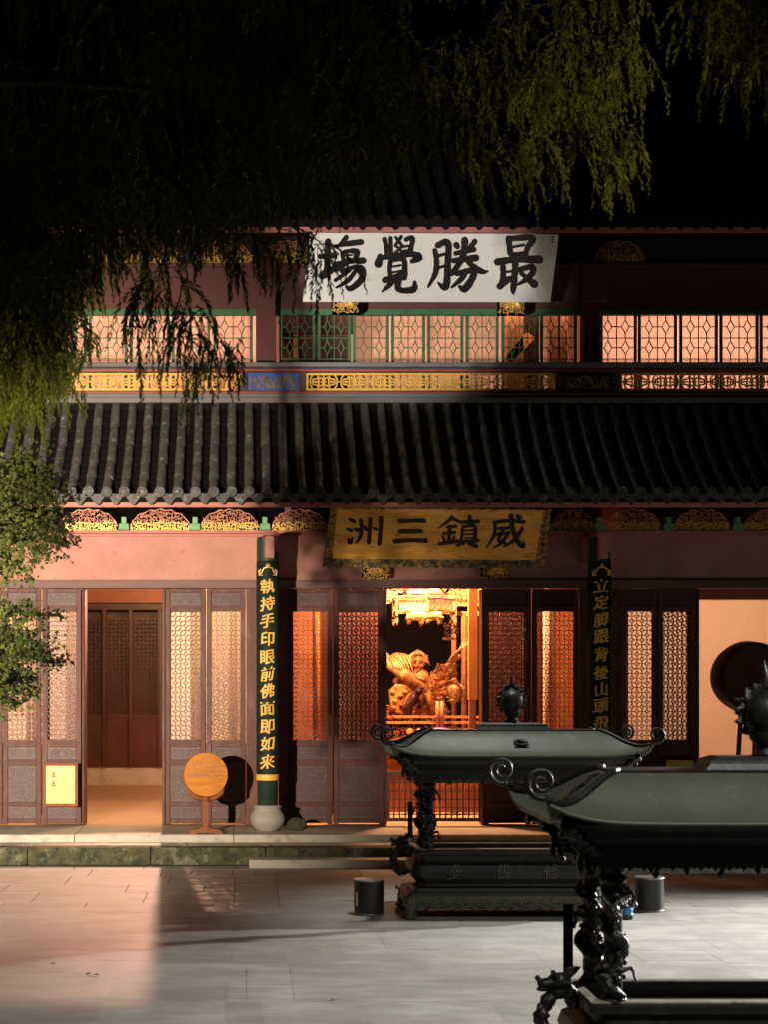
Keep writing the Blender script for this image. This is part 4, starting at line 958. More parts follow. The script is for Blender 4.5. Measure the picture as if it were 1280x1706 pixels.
# yellow framed notice leaning on the left doors
ny = 23.3; t = thing('framed_notice', 'yellow notice in a brass frame leaning against the left doors', 'notice', P(101, 1342, ny))
bevel(MB().box(XX(76, ny), XX(127, ny), ny - .02, ny + .01, ZZ(1339, ny), ZZ(1275, ny)).build('sheet', M['yellow'], t), .003)
for a, b, c_, d_ in ((72, 130, 1275.5, 1271), (72, 130, 1343, 1338), (72, 76.8, 1343, 1271), (125.2, 130, 1343, 1271)):
    bevel(MB().box(XX(a, ny), XX(b, ny), ny - .035 - .001 * (a == 72 and b == 130), ny + .012, ZZ(c_, ny), ZZ(d_, ny)).build('frame', M['foot'], t), .004)
mb = MB(); r = random.Random(9)
for cxp in (101, 104.5, 108, 111.5, 115, 118.5):
    yy = 1283
    lim = 1308 if cxp < 103 else 1328
    while yy < lim:
        h = r.uniform(1.0, 2.0); p = P(cxp, yy, ny - .021); s_ = ny / F
        mb.box(p.x - .5 * s_, p.x + .5 * s_, p.y - .0015, p.y, p.z - h * s_ * .5, p.z + h * s_ * .5); yy += h + r.uniform(.6, 1.0)
mb.build('fine_lettering', M['ink'], t)
for py in (1291, 1306):
    mb = MB()
    for dx, dy, ex, ey in ((-3, -4, 3, -4), (-3, -1, 3, -1.4), (0, -5, 0, 4), (-3, 3, 3, 2.6), (-2, 0, -3.4, 4), (2, 0, 3.4, 4)): mb.tube([P(89 + dx, py + dy, ny - .024), P(89 + ex, py + ey, ny - .024)], .006, 5)
    mb.build('heading', M['foot'], t)
# yellow notice at the right, low behind the furnaces
ny = 23.25; t = thing('floor_notice', 'small yellow panel low on the dark right doors', 'notice', P(1132, 1280, ny))
bevel(MB().box(XX(1110, ny), XX(1155, ny), ny - .02, ny + .01, ZZ(1300, ny), ZZ(1266, ny)).build('sheet', M['yellow'], t), .003)
bevel(MB().box(XX(1113, ny), XX(1117, ny), ny - .01, ny + .02, .36, ZZ(1300, ny)).build('leg', M['brass'], t), .003)
bevel(MB().box(XX(1148, ny), XX(1152, ny), ny - .01, ny + .02, .36, ZZ(1300, ny)).build('leg', M['brass'], t), .003)
# loose round stone beside the column base
o = MB().ball(P(494, 1378, 22.7), (.15, .12, .11), 24, 14).build('round_stone', M['moss'], None, smooth=True); tag(o, 'rounded mossy stone in shade right of the pale column base', 'stone')
o.location.z += 0.04
# low gate in the middle doorway
gy = 23.45; t = thing('low_gate', 'waist high wooden bar gate closing the bright middle doorway', 'gate', P(724, 1368, gy))
for a, b, c_, d_, nm in ((645, 803, 1290, 1284, 'top_rail'), (645, 803, 1368, 1362, 'bottom_rail'), (645, 650, 1362, 1290.2, 'stile'), (798, 803, 1362, 1290.2, 'stile')):
    bevel(MB().box(XX(a, gy), XX(b, gy), gy - .02, gy + .02, ZZ(c_, gy), ZZ(d_, gy)).build(nm, M['beam'], t), .004)
for i in range(15):
    px = 657 + i * 9.6; MB().box(XX(px - 1.2, gy), XX(px + 1.2, gy), gy - .012, gy + .012, ZZ(1362, gy), ZZ(1290, gy)).build('bar', M['beam'], t)
for py in (1303, 1317, 1331, 1345, 1356): MB().box(XX(650, gy), XX(798, gy), gy - .008, gy + .014, ZZ(py + 1, gy), ZZ(py - 1, gy)).build('cross_bar', M['beam'], t)

# ------------------------------------------------------------------ litter bins
def bin_(px, ytop, ybot, wpx, label):
    Y = F * EYE / (ybot - PY) + .13; x = XX(px, Y); r_ = wpx * Y / F / 2; H_ = (ybot - ytop) * Y / F * 1.0
    t = thing('litter_bin', label, 'bin', (x, Y, 0), 'black round bins on the paving')
    mb = MB(); mb.lathe([(r_ * .98, 0.012), (r_, .03), (r_, H_ - .02), (r_ * 1.0, H_), (r_ * .955, H_), (r_ * .95, .03), (0, .03)], (x, Y, 0), 40)
    mb.build('body', M['binmetal'], t, smooth=False)
    MB().lathe([(r_ * 1.0, -.010), (r_ * 1.035, -.008), (r_ * 1.04, .006), (r_ * 1.0, .010), (r_ * .96, .008)], (x, Y, H_), 40).build('rim', M['binrim'], t, smooth=True)
    MB().lathe([(r_ * .99, 0.0), (r_ * 1.03, 0.004), (r_ * 1.03, .016), (r_ * 1.0, .02)], (x, Y, 0.001), 40).build('foot_ring', M['binrim'], t, smooth=True)
    mb = MB(); r = random.Random(2)
    for k in range(7):
        a = r.uniform(0, 6.28); mb.ball((x + .5 * r_ * math.cos(a), Y + .5 * r_ * math.sin(a), .06 + .05 * k * .5), .05, 7, 5)
    mb.build('rubbish', M['ash'], t)
    return t, x, Y, r_, H_
b1 = bin_(614.5, 1468, 1525, 50, 'black round bin alone on open paving left of the rear furnace')
mb = MB(); bx, bY, br_, bh = b1[1:]; a = R(200)
vs = []
for k in range(6):
    for q_ in (0, 1):
        an = R(206 + q_ * 12); vs.append((bx + (br_ + .002) * math.cos(an), bY + (br_ + .002) * math.sin(an), .10 + k * .03))
mb.add(vs, [(2 * k, 2 * k + 1, 2 * k + 3, 2 * k + 2) for k in range(5)]); mb.build('sticker', M['white'], b1[0])
b2 = bin_(1082.5, 1464, 1519, 48, 'black round bin on the pale paving right of the near furnace legs')
o = MB().ball(P(1046, 1521, 16.4), (.05, .05, .07), 10, 8).build('plastic_bag', M['bluebag'], None, smooth=True, jit=.006); o.location.z += .02
tag(o, 'bright blue plastic bag mostly hidden by the near furnace leg', 'bag')

# ------------------------------------------------------------------ incense furnaces
def rr_ring(hx, hy, z, r_, n=6):
    pts = []
    for cx, cy, a0 in ((hx - r_, hy - r_, 0), (-hx + r_, hy - r_, 90), (-hx + r_, -hy + r_, 180), (hx - r_, -hy + r_, 270)):
        for k in range(n + 1):
            a = R(a0 + 90 * k / n); pts.append((cx + r_ * math.cos(a), cy + r_ * math.sin(a), z))
    return pts
def loft(mb, rings, cap0=True, cap1=True):
    n = len(rings[0]); vs = [p for r_ in rings for p in r_]
    fs = [(i * n + k, i * n + (k + 1) % n, (i + 1) * n + (k + 1) % n, (i + 1) * n + k) for i in range(len(rings) - 1) for k in range(n)]
    if cap0: fs.append(tuple(range(n))[::-1])
    if cap1: fs.append(tuple((len(rings) - 1) * n + k for k in range(n)))
    return mb.add(vs, fs)
def furnace():
    t = thing('incense_furnace', '', 'incense burner', (0, 0, 0)); r = random.Random(21)
    # foot plate with carved skirt
    mb = MB(); loft(mb, [rr_ring(1.17, .40, .10, .05), rr_ring(1.20, .43, .13, .05), rr_ring(1.20, .43, .24, .05), rr_ring(1.17, .40, .27, .05), rr_ring(1.12, .36, .29, .05), rr_ring(1.10, .34, .315, .05)])
    fp = mb.build('foot_plate', M['skirt'], t)
    mb = MB()
    x_ = -1.12; i = 0
    while x_ < 1.12:      # scroll relief along the front and back skirt
        R0 = r.uniform(.035, .05)
        for s_ in (-1, 1):
            pts = [(x_ + R0 * (1 - k / 9) * math.cos(k * .75 + i * 2.1), s_ * .437, .185 + R0 * (1 - k / 9) * math.sin(k * .75 + i * 2.1)) for k in range(8)]
            mb.tube(pts, [.010 * (1 - k / 11) for k in range(8)], 5)
            mb.tube([(x_ - .01, s_ * .436, .15), (x_ + .04, s_ * .440, .13 + .03 * (i % 2)), (x_ + .08, s_ * .436, .165)], .008, 5)
        x_ += R0 * 1.9; i += 1
    for s_ in (-1, 1):
        x_ = -1.05
        while x_ < 1.1:
            mb.prism([(x_ - .07, .131), (x_ + .07, .131), (x_ + .03, .095), (x_, .085), (x_ - .03, .095)], s_ * .425, s_ * .40); x_ += .15
    mb.build('skirt_relief', M['skirt'], fp, stuff=True)
    for sx in (-1, 1):
        for sy_ in (-1, 1):
            f = MB(); cx, cy = sx * 1.13, sy_ * .37
            f.ball((cx, cy, .17), (.085, .085, .12), 14, 10); f.ball((cx + sx * .03, cy + sy_ * .03, .10), (.065, .065, .07), 12, 8); f.ball((cx + sx * .03, cy + sy_ * .04, .04), (.085, .075, .045), 12, 8)
            for k in (-1, 0, 1): f.ball((cx + sx * .03 + k * .035, cy + sy_ * .105, .025), (.022, .035, .028), 8, 6)
            for k in range(10): f.ball((cx + sx * .06 + r.uniform(-.05, .05), cy + sy_ * .07 + r.uniform(-.02, .02), .12 + r.uniform(0, .13)), r.uniform(.014, .024), 7, 5)
            fuse(f.build('lion_foot', M['skirt'], t, smooth=True), .010)
    # basin
    mb = MB()
    loft(mb, [rr_ring(1.02, .30, .315, .06), rr_ring(1.04, .32, .335, .06), rr_ring(1.05, .32, .36, .10), rr_ring(1.12, .37, .42, .12), rr_ring(1.15, .40, .50, .12), rr_ring(1.13, .385, .565, .12), rr_ring(1.06, .33, .605, .10),
              rr_ring(1.045, .32, .612, .08), rr_ring(1.045, .315, .665, .05), rr_ring(1.10, .345, .675, .05), rr_ring(1.10, .345, .72, .05), rr_ring(1.085, .33, .728, .05), rr_ring(1.02, .25, .728, .03), rr_ring(1.02, .25, .62, .03)], True, False)
    bs = mb.build('basin', M['bronze'], t); bs.modifiers.new('w', 'WEIGHTED_NORMAL') if False else None
    m = MB()
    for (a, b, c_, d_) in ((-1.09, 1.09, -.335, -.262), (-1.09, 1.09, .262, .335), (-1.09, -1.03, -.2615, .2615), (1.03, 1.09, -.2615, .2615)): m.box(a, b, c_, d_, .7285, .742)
    bevel(m.build('rim', M['rimdust_lit'], bs), .004)
    loft(MB(), [rr_ring(1.019, .249, .60, .03), rr_ring(1.019, .249, .655, .03)]).build('ash', M['ash'], bs, jit=.0)
    mb = MB(); loft(mb, [rr_ring(1.062, .332, .600, .08), rr_ring(1.075, .342, .606, .08), rr_ring(1.062, .332, .612, .08)]); mb.build('bead', M['skirt'], bs)
    for i, (ch, cx) in enumerate((('多', -.66), ('佛', -.13), ('條', .38))):
        o = glyph(ch, Vector((cx - 0.02, -.402, .505)), .155, M['skirt'], t, 'raised_character', 0.0, .012, nudge=i * 2)
    # dragon handles
    for sx in (-1, 1):
        h = MB(); pts = [(sx * 1.10, 0, .66), (sx * 1.16, -.02, .74), (sx * 1.24, -.02, .72), (sx * 1.30, -.03, .62), (sx * 1.29, -.03, .52), (sx * 1.22, -.02, .45), (sx * 1.12, 0, .47)]
        sp = spline(pts, 5); h.tube(sp, [.045 + .012 * math.sin(i * 1.7) - .018 * i / len(sp) for i in range(len(sp))], 10)
        for i, p in enumerate(sp[::1]):
            for k in range(3):
                a = r.uniform(0, 6.28); h.ball(Vector(p) + Vector((math.cos(a) * .035, math.sin(a) * .03, r.uniform(-.02, .02))), r.uniform(.014, .024), 7, 5)
        # head at the top looking outward, with horns, mane and beard
        hc = Vector((sx * 1.20, -.03, .80)); h.ball(hc, (.075, .06, .05), 12, 8); h.ball(hc + Vector((sx * .08, -.01, -.01)), (.055, .045, .03), 10, 7); h.ball(hc + Vector((sx * .10, -.01, -.045)), (.04, .035, .015), 8, 6)
        h.ball(hc + Vector((sx * .13, -.01, .02)), .018, 7, 5); h.ball(hc + Vector((sx * .03, -.05, .04)), .018, 7, 5); h.ball(hc + Vector((sx * .03, .045, .04)), .018, 7, 5)
        for k in range(12):
            a = r.uniform(-1, 1); b = r.uniform(-.5, .8)
            h.tube([hc + Vector((-sx * .02, a * .05, .02)), hc + Vector((-sx * (.06 + .02 * b), a * .07, .05 + b * .02)), hc + Vector((-sx * (.08 + .05 * b), a * .10, .07 + b * .05))], [.018, .014, .003], 6)
        h.tube([hc + Vector((0, -.03, .03)), hc + Vector((-sx * .04, -.04, .08)), hc + Vector((-sx * .10, -.05, .10))], [.014, .010, .002], 6)
        h.tube([sp[-12], Vector(sp[-12]) + Vector((sx * .05, 0, -.03)), Vector(sp[-12]) + Vector((sx * .07, 0, -.08))], [.02, .014, .003], 6)
        fuse(h.build('dragon_handle', M['bronze'], t, smooth=True), .0070, .004)
    # dragon columns
    for sx in (-1, 1):
        for sy_ in (-1, 1):
            cx, cy = sx * .95, sy_ * .265; z0, z1 = .728, 1.50; m = MB()
            m.lathe([(.075, 0), (.078, .02), (.050, .05), (.052, .1), (.052, .60), (.05, .64), (.078, .68), (.082, .70), (.05, .72), (.10, .76), (.10, z1 - z0)], (cx, cy, z0), 14)
            pts = []; nk = 46
            for k in range(nk):
                a = sx * (k / nk * 2 * math.pi * 2.1) + sy_; rr_ = .060 + .010 * math.sin(k * .9); pts.append((cx + rr_ * math.cos(a), cy + rr_ * math.sin(a), z0 + .04 + .64 * k / nk))
            m.tube(pts, [.040 * (0.45 + .55 * math.sin(math.pi * min(1, (k + 6) / nk))) for k in range(nk)], 8)
            for k in range(0, nk):   # dorsal scales and clouds
                p = Vector(pts[k]); o_ = (p - Vector((cx, cy, p.z))).normalized()
                m.ball(p + o_ * .026 + Vector((0, 0, .006)), (.011, .011, .015), 7, 5)
            for k in range(34):
                a = r.uniform(0, 6.28); z = r.uniform(z0 + .03, z0 + .68); m.ball((cx + .066 * math.cos(a), cy + .066 * math.sin(a), z), (r.uniform(.012, .026), r.uniform(.012, .026), r.uniform(.010, .022)), 7, 5)
            # head near the top, claws reaching out
            hd = Vector((cx + sx * .02, cy - .065, z0 + .52)); m.ball(hd, (.044, .045, .036), 10, 8); m.ball(hd + Vector((0, -.05, -.02)), (.036, .045, .024), 9, 6); m.ball(hd + Vector((0, -.045, -.055)), (.03, .035, .012), 8, 5)
            for s2 in (-1, 1): m.tube([hd + Vector((s2 * .02, .0, .03)), hd + Vector((s2 * .05, .02, .07)), hd + Vector((s2 * .09, .03, .08))], [.013, .01, .003], 6)
            for k in range(3):
                zc = z0 + (.18, .40, .60)[k]; s2 = (1, -1, 1)[k]; b0 = Vector((cx + s2 * .045, cy - .03, zc))
                m.tube([b0, b0 + Vector((s2 * .05, -.01, .02)), b0 + Vector((s2 * .065, -.02, -.03))], [.018, .014, .010], 7)
                for q_ in (-1, 0, 1): m.tube([b0 + Vector((s2 * .06, -.02, -.02)), b0 + Vector((s2 * (.075 + .008 * q_), -.02 + q_ * .015, -.055)), b0 + Vector((s2 * .06, -.02 + q_ * .015, -.08))], [.010, .008, .002], 5)
            fuse(m.build('dragon_column', M['bronze'], t, smooth=True), .0065, .004)
    bevel(MB().box(-1.115, -1.06, .26, .29, .80, 1.20).build('side_plate', M['black'], t), .004)
    # canopy: stepped underside, skirt, curved roof
    m = MB(); loft(m, [rr_ring(.92, .20, 1.44, .03), rr_ring(1.02, .30, 1.48, .03), rr_ring(1.03, .31, 1.53, .03), rr_ring(1.08, .37, 1.56, .03), rr_ring(1.09, .38, 1.61, .03), rr_ring(1.16, .45, 1.66, .03), rr_ring(1.17, .46, 1.70, .03), rr_ring(1.26, .54, 1.745, .03)])
    m.build('bracket_tiers', M['bronze'], t)
    m = MB()
    for k in range(60):
        x_ = -1.16 + k * 2.32 / 59
        for s_ in (-1, 1):
            L_ = .05 + .025 * (k % 5 == 0) + .012 * (k % 2)
            m.prism([(x_ - .017, 1.535), (x_ + .017, 1.535), (x_ + .014, 1.535 - L_ * .7), (x_, 1.535 - L_), (x_ - .014, 1.535 - L_ * .7)], s_ * .385, s_ * .365)
    m.box(-1.17, 1.17, -.388, -.362, 1.532, 1.60); m.box(-1.17, 1.17, .362, .388, 1.532, 1.60)
    for k in range(7):
        x_ = -1.1 + k * .36
        for s_ in (-1, 1): m.ball((x_, s_ * .38, 1.455), .021, 8, 6); m.tube([(x_, s_ * .38, 1.46), (x_, s_ * .38, 1.52)], .006, 5)
    m.build('fringe', M['bronze'], t)
    # corner corbels
    for sx in (-1, 1):
        for sy_ in (-1, 1):
            m = MB()
            for k in range(7):
                f_ = k / 6; c = Vector((sx * (1.0 + .25 * f_), sy_ * (.30 + .20 * f_), 1.48 + .25 * f_ ** .8)); m.ball(c, (.05, .05, .04), 8, 6)
                for q_ in range(2): m.ball(c + Vector((sx * .035, sy_ * r.uniform(-.04, .04), -.03 + r.uniform(-.02, .02))), .022, 7, 5)
            fuse(m.build('corner_corbel', M['bronze'], t, smooth=True), .012)
    # roof surface
    PXh, PYh, EX, EYh = .90, .17, 1.33, .60
    def roofpt(u, tt, th=0):
        # u 0..1 round the perimeter
        u = u % 1.0; sd = int(u * 4); f = u * 4 - sd
        cor = [(1, -1), (1, 1), (-1, 1), (-1, -1)]; (ax, ay), (bx_, by) = cor[(sd + 3) % 4], cor[sd]
        ex, ey = ax + (bx_ - ax) * f, ay + (by - ay) * f; cn = abs(2 * f - 1) ** 6
        hx = PXh + (EX - PXh) * tt + .05 * cn * tt * tt; hy = PYh + (EYh - PYh) * tt + .03 * cn * tt * tt
        z = 1.765 + .245 * (1 - (0.5 - 0.5 * math.cos(math.pi * min(1, tt * 1.04))) * .80 - .20 * tt) + .105 * abs(2 * f - 1) ** 9 * tt ** 2.5
        return (ex * hx, ey * hy, z - th)
    nu, nt = 128, 12
    top = [[roofpt(i / nu, j / nt) for i in range(nu)] for j in range(nt + 1)]
    bot = [[roofpt(i / nu, j / nt, .028) for i in range(nu)] for j in range(nt, -1, -1)]
    m = MB(); loft(m, (top + bot)[::1], True, True)
    rf = m.build('roof', M['canopy'], t, smooth=False)
    for p in rf.data.polygons: p.use_smooth = len(p.vertices) == 4
    rf.data.set_sharp_from_angle(angle=R(35))
    m = MB(); m.tube([roofpt(i / nu, 1.0, .012) for i in range(nu)] + [roofpt(0, 1.0, .012)], .013, 6, cap=False); m.build('eave_rim', M['canopy'], rf, smooth=True)
    for q_, (sx, sy_) in enumerate(((1, -1), (1, 1), (-1, 1), (-1, -1))):
        m = MB(); pts = []
        for j in range(nt + 1):
            u = (q_ + 1) / 4 - 1e-6; p = Vector(roofpt(u, j / nt)); pts.append(p + Vector((0, 0, .012)))
        m.tube(pts, .020, 8); e = pts[-1]; d = (Vector((sx, sy_ * .10, 0))).normalized()
        # spiral scroll standing on the corner
        sp = []; n_ = 44
        for k in range(n_):
            a = -1.9 + k / n_ * (2 * math.pi * 1.72); r0 = .088 * (1 - k / n_ * .80); sp.append(e + d * (.045 + r0 * math.cos(a)) + Vector((0, 0, .098 + r0 * math.sin(a))))
        path = [e - d * .02, e + d * .015] + sp
        m.tube(path, [.016] * 2 + [.017 * (1 - .35 * k / n_) for k in range(n_)], 8)
        m.build('corner_scroll', M['bronze'], rf, smooth=True)
    m = MB()
    for j in range(9):   # little clasp and cloud ornaments on the slopes
        p = Vector(roofpt(.75 + .125 + .0, .22 + .05 * j)); 
    for (ux, tt) in ((0.875 + .115, .55),):
        p = Vector(roofpt(ux, tt)); m.ball(p, (.04, .03, .014), 10, 5)
    pc = Vector(roofpt(.125 - .125 + .0, .5))
    cc = Vector((0.03, -(.17 + (.43) * .50), 0)); cc.z = roofpt(.125, .5)[2] + .012
    for k in range(14): a = 6.283 * k / 14; m.ball(cc + Vector((.062 * math.cos(a), .04 * math.sin(a), .022 * math.sin(a) + .0)), (.020, .018, .012), 7, 5)
    for k in range(9): m.ball(cc + Vector((-.07 + k * .0175, -.055, -.030 + .006 * (k % 2))), (.015, .012, .012), 7, 5)
    m.ball(cc + Vector((0, 0, .012)), (.045, .035, .02), 10, 6)
    for sx in (-1, 1):
        for k in range(16):
            f_ = k / 15; p = Vector((sx * (.98 + .24 * f_), -.02 + .02 * math.sin(k), 0)); tt = (abs(p.x) - PXh) / (EX - PXh); u_ = .125 if False else .25
            z = 1.765 + .245 * (1 - (0.5 - 0.5 * math.cos(math.pi * min(1, tt * 1.04))) * .80 - .20 * tt); m.ball((p.x, p.y, z + .006), (.018, .026 + .012 * (k % 2), .012), 7, 5)
    m.build('roof_ornament', M['bronze'], rf, smooth=True)
    # pedestal and finial
    m = MB(); loft(m, [rr_ring(.93, .19, 1.998, .02), rr_ring(.93, .19, 2.018, .02), rr_ring(.90, .17, 2.022, .02)]); loft(m, [rr_ring(.40, .15, 2.02, .01), rr_ring(.37, .13, 2.055, .01), rr_ring(.36, .125, 2.075, .01), rr_ring(.30, .10, 2.095, .01)])
    m.build('ridge_pedestal', M['bronze'], rf)
    m = MB(); m.lathe([(.09, 0), (.07, .02), (.055, .045), (.06, .06), (.095, .10), (.10, .13), (.098, .145), (.104, .15), (.104, .16), (.11, .165), (.125, .21), (.128, .26), (.115, .31), (.08, .345), (.04, .36), (.02, .38)], (0, 0, 2.095), 28)
    fn = m.build('finial', M['bronze'], t, smooth=True)
    m = MB()
    for k in range(64):
        a = R(-62 + 304 * k / 63); rr_ = .142 + .022 * math.sin(k * 1.3); p = Vector((rr_ * math.cos(a), .03 + .01 * math.sin(k), 2.345 + rr_ * math.sin(a)))
        m.ball(p, (r.uniform(.012, .022), .014, r.uniform(.012, .022)), 7, 5)
        if k % 3 == 0: m.tube([p, p + Vector((math.cos(a) * .014 - .008, 0, math.sin(a) * .014 + .006)), p + Vector((math.cos(a) * .020, 0, math.sin(a) * .020 + .012))], [.013, .011, .006], 5)
    m.tube([(0, .03, 2.50), (.006, .03, 2.56), (-.004, .03, 2.62), (.002, .03, 2.68)], [.022, .018, .010, .002], 6)
    fuse(m.build('cloud_halo', M['bronze'], fn, smooth=True), .008, .003)
    return t
f1 = furnace(); f1.location = (2.93, 16.85, 0)
f1['label'] = 'farther incense furnace with curled roof corners, inscribed basin and a round finial'; 
f2 = copy_tree(f1); f2.location = (3.01, 8.85, 0); f2['label'] = 'nearest incense furnace cut off by the right edge, sage roof and twin dragon legs'

# ------------------------------------------------------------------ drum in the right doorway
dY = 25.2; t = thing('temple_drum', 'large round drum on a stand inside the right doorway', 'drum', P(1263, 1290, dY))
dc = P(1247, 1128, dY); dr = 57 * dY / F
MB().lathe([(dr * .93, .30), (dr * .98, .26), (dr * 1.06, .0), (dr * .98, -.26), (dr * .93, -.30)][::-1], dc, 48, 'y').build('barrel', M['hide'], t, smooth=True)
MB().lathe([(0, 0.012), (dr * .90, .012), (dr * .92, 0)][::-1], dc + Vector((0, -.30, 0)), 48, 'y').build('skin', M['hide'], t)
m = MB(); m.tube([dc + Vector((dr * .97 * math.cos(a), -.29, dr * .97 * math.sin(a))) for a in [R(k * 7.5) for k in range(49)]], .03, 8, cap=False)
for k in range(36): a = R(k * 10); m.ball(dc + Vector((dr * .93 * math.cos(a), -.315, dr * .93 * math.sin(a))), .014, 7, 5)
m.build('rim', M['mulberry'], t, smooth=True)
m = MB(); m.tube([dc + Vector((dr * .60 * math.cos(a), -.316, dr * .60 * math.sin(a))) for a in [R(k * 10) for k in range(37)]], .008, 5, cap=False); m.build('painted_ring', M['foot'], t)
for sx in (-1, 1): MB().tube([dc + Vector((sx * dr * .2, 0, -dr * .9)), (dc.x + sx * .16, dY + .2, .36)], .04, 10).build('stand_leg', M['mulberry'], t)
MB().box(dc.x - .3, dc.x + .3, dY - .05, dY + .05, .55, .65).build('stand_rail', M['mulberry'], t)

# ------------------------------------------------------------------ statue group in the middle doorway
SY = 27.0
q = lambda x, y, dy=0.0: P(640 + x / 6.56, 970 + y / 6.56, SY + dy)
k6 = SY / F / 6.56
t = thing('guardian_statue', 'gilded carved guardian figure with a scaled lion, seen through the bright middle doorway', 'statue', (XX(700, SY), SY, ZZ(1200, SY)))
m = MB()
def el(x, y, rx, ry, dy=0.0, ang=0, rd_=None):
    m.ball(q(x, y, dy), (rx * k6, (rd_ or min(rx, ry)) * k6, ry * k6), 18, 12, Matrix.Rotation(R(ang), 3, 'Y'))
el(372, 880, 74, 90, -.30, 0, 74); el(372, 815, 84, 44, -.25, 0, 70); el(372, 948, 50, 36, -.32)         # head, crown, jaw
el(372, 905, 15, 28, -.30 - 84 * k6, 0, 22); el(340, 876, 18, 10, -.30 - 70 * k6, 0, 16); el(404, 876, 18, 10, -.30 - 70 * k6, 0, 16); el(374, 946, 28, 7, -.32 - 58 * k6, 0, 16); el(374, 968, 20, 12, -.32 - 52 * k6, 0, 18); el(338, 915, 24, 18, -.30 - 58 * k6, 0, 22); el(408, 915, 24, 18, -.30 - 58 * k6, 0, 22)   # nose, eyes, mouth
el(338, 852, 30, 9, -.30 - 76 * k6, -14, 18); el(406, 852, 30, 9, -.30 - 76 * k6, 14, 18); el(292, 885, 12, 30, -.27); el(452, 885, 12, 30, -.27)
el(330, 1050, 150, 130, 0); el(190, 840, 130, 70, 0, 10); el(430, 1120, 90, 170, .05); el(200, 900, 130, 60, -.05, -15)   # shoulders, chest, mantle
m.tube([q(20, 860, -.1), q(120, 930, -.2), q(250, 1020, -.35), q(400, 1120, -.42)], [55 * k6, 62 * k6, 66 * k6, 44 * k6], 14)   # sleeve and forearm
m.tube([q(400, 1120, -.42), q(440, 1150, -.44)], [42 * k6, 34 * k6], 12)
for k, (x1, y1) in enumerate(((470, 1140), (478, 1165), (468, 1188), (450, 1200))): m.tube([q(435, 1150 + k * 8, -.46), q(x1 - 10, y1 - 4, -.49), q(x1, y1 + 16, -.47)], [11 * k6, 10 * k6, 7 * k6], 7)
m.tube([q(430, 1140, -.46), q(412, 1165, -.52), q(405, 1185, -.52)], [12 * k6, 10 * k6, 8 * k6], 7)
el(150, 1080, 48, 48, -.1)
m.tube([q(40, 830, -.1), q(20, 780, -.12)], [40 * k6, 26 * k6], 10)
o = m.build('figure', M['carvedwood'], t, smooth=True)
rm = o.modifiers.new('merge', 'REMESH'); rm.mode = 'VOXEL'; rm.voxel_size = .013; rm.use_smooth_shade = True
m = MB()
for f_ in range(11):
    a = R(200 - f_ * 16); c = q(372 + 88 * math.cos(a), 850 - 78 * math.sin(a), -.25); m.ball(c, .036, 8, 6)
for k in range(9): m.tube([q(60 + k * 36, 800 + 10 * math.sin(k), -.22), q(110 + k * 38, 870 + 8 * k, -.36), q(190 + k * 30, 960 + 18 * k, -.40)], .011, 6)
for k in range(8): m.tube([q(300 + k * 20, 1010, -.42), q(330 + k * 16, 1035 + 6 * k, -.46), q(420 + k * 9, 990 + 10 * k, -.40)], .010, 6)
for k in range(9):
    a = k / 8; m.tube([q(300 + 18 * k, 985 - 30 * math.sin(math.pi * a), -.40), q(290 + 22 * k, 1040 + 14 * math.sin(math.pi * a), -.44), q(310 + 20 * k, 1085, -.42)], [.010, .014, .004], 6)
for i in range(6):
    for j in range(7): m.ball(q(330 + 17 * j + 8 * (i % 2), 1030 + 17 * i, -.40 + .03 * abs(j - 3) / 3), (.024, .014, .020), 7, 5)
for s_ in (-1, 1):
    for k in range(5): m.tube([q(372 + s_ * 60, 850, -.30), q(372 + s_ * (92 + 6 * k), 815 + 16 * k, -.28), q(372 + s_ * (112 + 5 * k), 790 + 30 * k, -.26)], [.018, .016, .004], 6)
for k in range(5): m.tube([q(330 + 21 * k, 800, -.36), q(336 + 18 * k, 768 - 8 * (k % 2), -.33), q(345 + 14 * k, 745 - 14 * (k == 2), -.30)], [.022, .020, .006], 6)
m.build('robe_folds', M['statgold'], t, smooth=True)
m = MB(); poly = [(40, 1180), (120, 1110), (230, 1130), (305, 1200), (270, 1300), (180, 1440), (60, 1400)]
m.prism([(q(x, y).x, q(x, y).z) for x, y in poly], SY - .42, SY - .20)
for a_, b_ in ((100, 1200), (180, 1240), (120, 1300), (190, 1340), (110, 1370), (230, 1200)): m.ball(q(a_, b_, -.42), .045, 10, 6)
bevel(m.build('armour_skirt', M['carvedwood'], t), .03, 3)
m = MB(); m.tube([q(405, 1150, -.5), q(350, 1230, -.55), q(290, 1320, -.6), q(225, 1430, -.62)], [40 * k6, 44 * k6, 52 * k6, 30 * k6], 14)
for k in range(4): c = q(380 - 45 * k, 1190 + 68 * k, -.56); m.ball(c, (50 * k6, 45 * k6, 14 * k6), 12, 6)
m.build('vajra_club', M['mulberry'], t, smooth=True)
m = MB(); el(330, 1420, 50, 60, -.2); m.tube([q(400, 1240, -.1), q(440, 1330, -.15), q(470, 1440, -.2)], [26 * k6, 34 * k6, 22 * k6], 10); m.tube([q(470, 1180, -.2), q(500, 1300, -.25), q(480, 1450, -.25)], [40 * k6, 34 * k6, 40 * k6], 10)
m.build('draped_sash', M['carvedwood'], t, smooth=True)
m = MB(); r = random.Random(4)
el(580, 1200, 90, 260, .1); el(690, 1010, 120, 120, .1)
